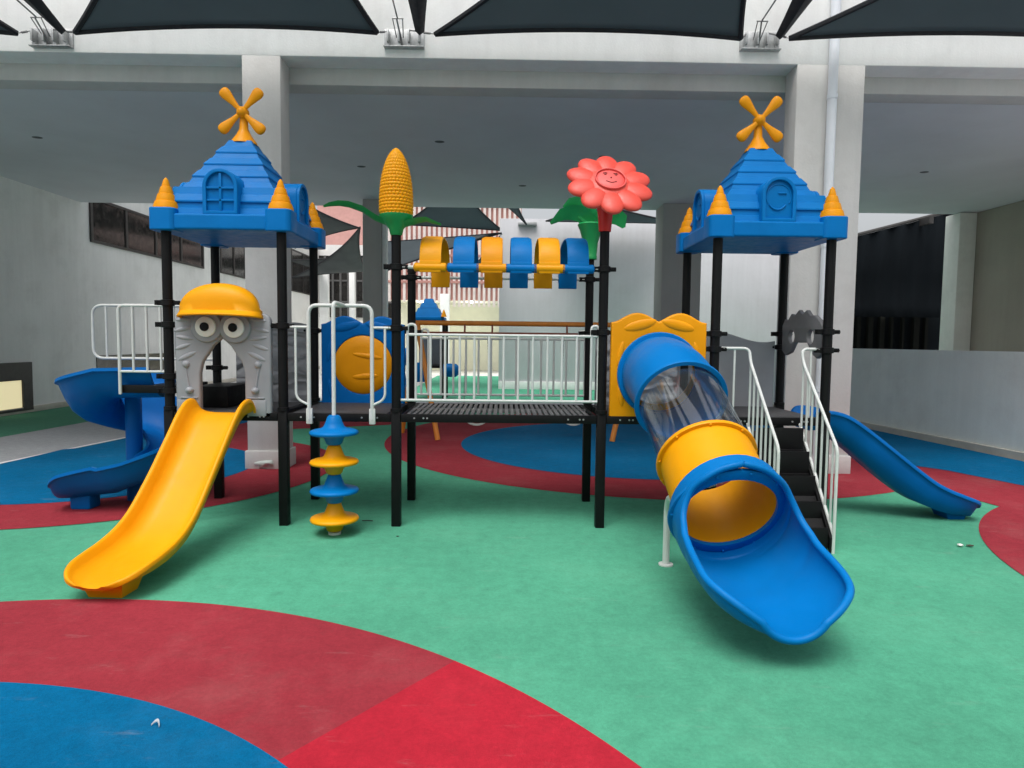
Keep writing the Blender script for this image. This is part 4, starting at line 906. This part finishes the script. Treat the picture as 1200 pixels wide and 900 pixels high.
# ------------------------------------------------------------------ small play tower farther back
sp2 = thing('small_play_tower', 'small distant play tower with blue roof and blue slide behind the orange swing frame', 'play structure', (-2.3, 20.6, 0))
cx2, cy2 = W(503, 370, 20.6).x, 20.6; zr2 = W(503, 375, 20.1).z
for dx in (-.50, .50):
    for dy in (-.50, .50):
        b = NB(); tube(b, [(cx2+dx, cy2+dy, 0), (cx2+dx, cy2+dy, zr2)], .05, 10); obj('post', b, BLK, sp2)
b = NB(); box(b, (cx2-.50, cy2-.50, zr2-.02), (cx2+.50, cy2+.50, zr2+.1), .02)
for k, (h, z) in enumerate(((.44, .1), (.37, .23), (.27, .4), (.18, .53))): loft(b, [[V((cx2+sx*hh, cy2+sy*hh, zr2+zz_)) for sx, sy in ((-1, -1), (1, -1), (1, 1), (-1, 1))] for hh, zz_ in ((h, z-.02), (h-.06, z+.14))])
r_ = obj('roof', b, BLUE, sp2)
for sx in (-1, 1):
    b = NB(); lathe(b, [(.09, 0), (.05, .12), (.01, .22)], (cx2+sx*.50, cy2-.50, zr2+.1), 14); obj('corner_cone', b, ORG, r_)
b = NB(); box(b, (cx2-.50, cy2-.50, .98), (cx2+.50, cy2+.50, 1.06)); obj('deck', b, BLK, sp2)
b = NB(); box(b, (cx2-.40, cy2-.55, .55), (cx2-.05, cy2-.50, 1.15), .03); obj('panel', b, BLUE, sp2)
b = NB(); box(b, (cx2-.38, cy2+.50, 1.0), (cx2+.38, cy2+.55, 1.9), .03); obj('panel', b, GREYP, sp2)
p = W(536, 434, 20.1); b = NB(); lathe(b, [(.0, 0), (.12, .03), (.2, .12), (.21, .3), (.19, .50)], (p.x+.08, 20.1, p.z), 24, Matrix.Rotation(-PI/2, 4, 'Y')); obj('tunnel_window', b, BLUE, sp2)
b = NB(); tube(b, [(cx2+.5, 20.1, p.z), (cx2+.5, 20.1, 0)], .05, 8); obj('post', b, BLK, sp2)
p = W(474, 425, 20.3); b = NB(); tube(b, catmull([(p.x+.2, 20.3, p.z+.3), (p.x-.15, 20.2, p.z), (p.x-.1, 19.9, p.z-.6), (p.x, 19.7, .15)], 5), .22, 14); obj('slide', b, BLUE, sp2)

# ------------------------------------------------------------------ litter
def crumple(c, r, m, name, label, cat, sx=1, sz=.6, seed=1):
    random.seed(seed); b = NB(); bmesh.ops.create_icosphere(b, subdivisions=3, radius=r)
    for v in b.verts: k = random.uniform(.72, 1.15); v.co = V((v.co.x*k*sx, v.co.y*k, max(v.co.z*k*sz, -r*sz*.7)))
    for v in b.verts: v.co += V((c[0], c[1], r*sz*.72+.012))
    return tag(obj(name, b, m, sharp=180), label, cat)
p = W(313, 546, 9.3); crumple((p.x, 9.28), .16, mat('thin_bag_plastic', (.55, .62, .58), .35), 'plastic_bag', 'crumpled pale plastic bag at the foot of the left column', 'plastic bag', 1.3, .55)
def GZ(u, v):
    d = ray(u, v); t = -CH/d.z; return V((0, 0, CH))+d*t
p = GZ(1125, 641); crumple((p.x, p.y), .022, WEYE, 'paper_scrap', 'tiny white paper scrap on the green rubber near the blue slide end', 'litter', 1.2, .5, 3)
p = GZ(1133, 641); crumple((p.x+.03, p.y), .018, mat('dry_leaf', (.06, .05, .03), .8), 'dry_leaf', 'tiny dark dry leaf beside the white paper scrap', 'leaf', 2.0, .3, 5)
p = GZ(183, 853); b = NB()
loft(b, [[V((p.x-.022+.045*t, p.y-.004+.018*math.sin(t*PI)-.012*t, .012+.012*math.sin(t*PI))), V((p.x-.022+.045*t, p.y+.006*math.sin(t*PI)+.018*math.sin(t*PI)-.012*t, .02+.015*math.sin(t*PI)))] for t in [i/10 for i in range(11)]], False, False)
o = tag(obj('paper_curl', b, mat('dull_paper', (.42, .47, .50), .7)), 'small curled white scrap lying on the foreground blue disc', 'litter'); o.modifiers.new('t', 'SOLIDIFY').thickness = .002
p = GZ(430, 611); b = NB(); tube(b, [(p.x-.05, p.y, .006), (p.x, p.y+.008, .008), (p.x+.06, p.y, .006)], .005, 6); tag(obj('twig', b, mat('twig_bark', (.03, .035, .03), .8)), 'short dark twig beside the bottom yellow climbing disc', 'twig')
p = GZ(466, 629); b = NB(); ell(b, (p.x, p.y, .006), .015, .008, .004); tag(obj('seed_pod', b, mat('seed_dark', (.03, .04, .03), .8)), 'tiny dark speck on the green rubber in front of the bridge', 'litter')

# ------------------------------------------------------------------ light
SUN_EL, SUN_AZ = 66, 200       # from behind the camera, a little to the left
w = bpy.data.worlds.new('World'); sc.world = w; w.use_nodes = True; nt = w.node_tree; bg = nt.nodes['Background']
sky = nt.nodes.new('ShaderNodeTexSky'); sky.sky_type = 'NISHITA'; sky.sun_disc = False; sky.sun_elevation = rad(SUN_EL); sky.sun_rotation = rad(SUN_AZ); sky.dust_density = 5; sky.air_density = 1.2; sky.ozone_density = 1
hs = nt.nodes.new('ShaderNodeHueSaturation'); hs.inputs['Saturation'].default_value = .22; nt.links.new(sky.outputs[0], hs.inputs['Color']); nt.links.new(hs.outputs[0], bg.inputs['Color']); bg.inputs['Strength'].default_value = .135
sd = bpy.data.lights.new('sun', 'SUN'); sd.energy = 1.35; sd.angle = rad(36); sd.color = (1, .97, .93); so = bpy.data.objects.new('sun', sd); COL.objects.link(so)
dirv = V((math.sin(rad(SUN_AZ))*math.cos(rad(SUN_EL)), math.cos(rad(SUN_AZ))*math.cos(rad(SUN_EL)), math.sin(rad(SUN_EL)))); so.rotation_euler = dirv.to_track_quat('Z', 'Y').to_euler()
vs = sc.view_settings; sc.display_settings.display_device = 'sRGB'; vs.view_transform = 'Standard'; vs.look = 'None'; vs.gamma = 1; vs.exposure = .42; vs.use_curve_mapping = False
sc.cycles.max_bounces = 8; sc.cycles.diffuse_bounces = 5; sc.cycles.transparent_max_bounces = 12; sc.cycles.use_denoising = True
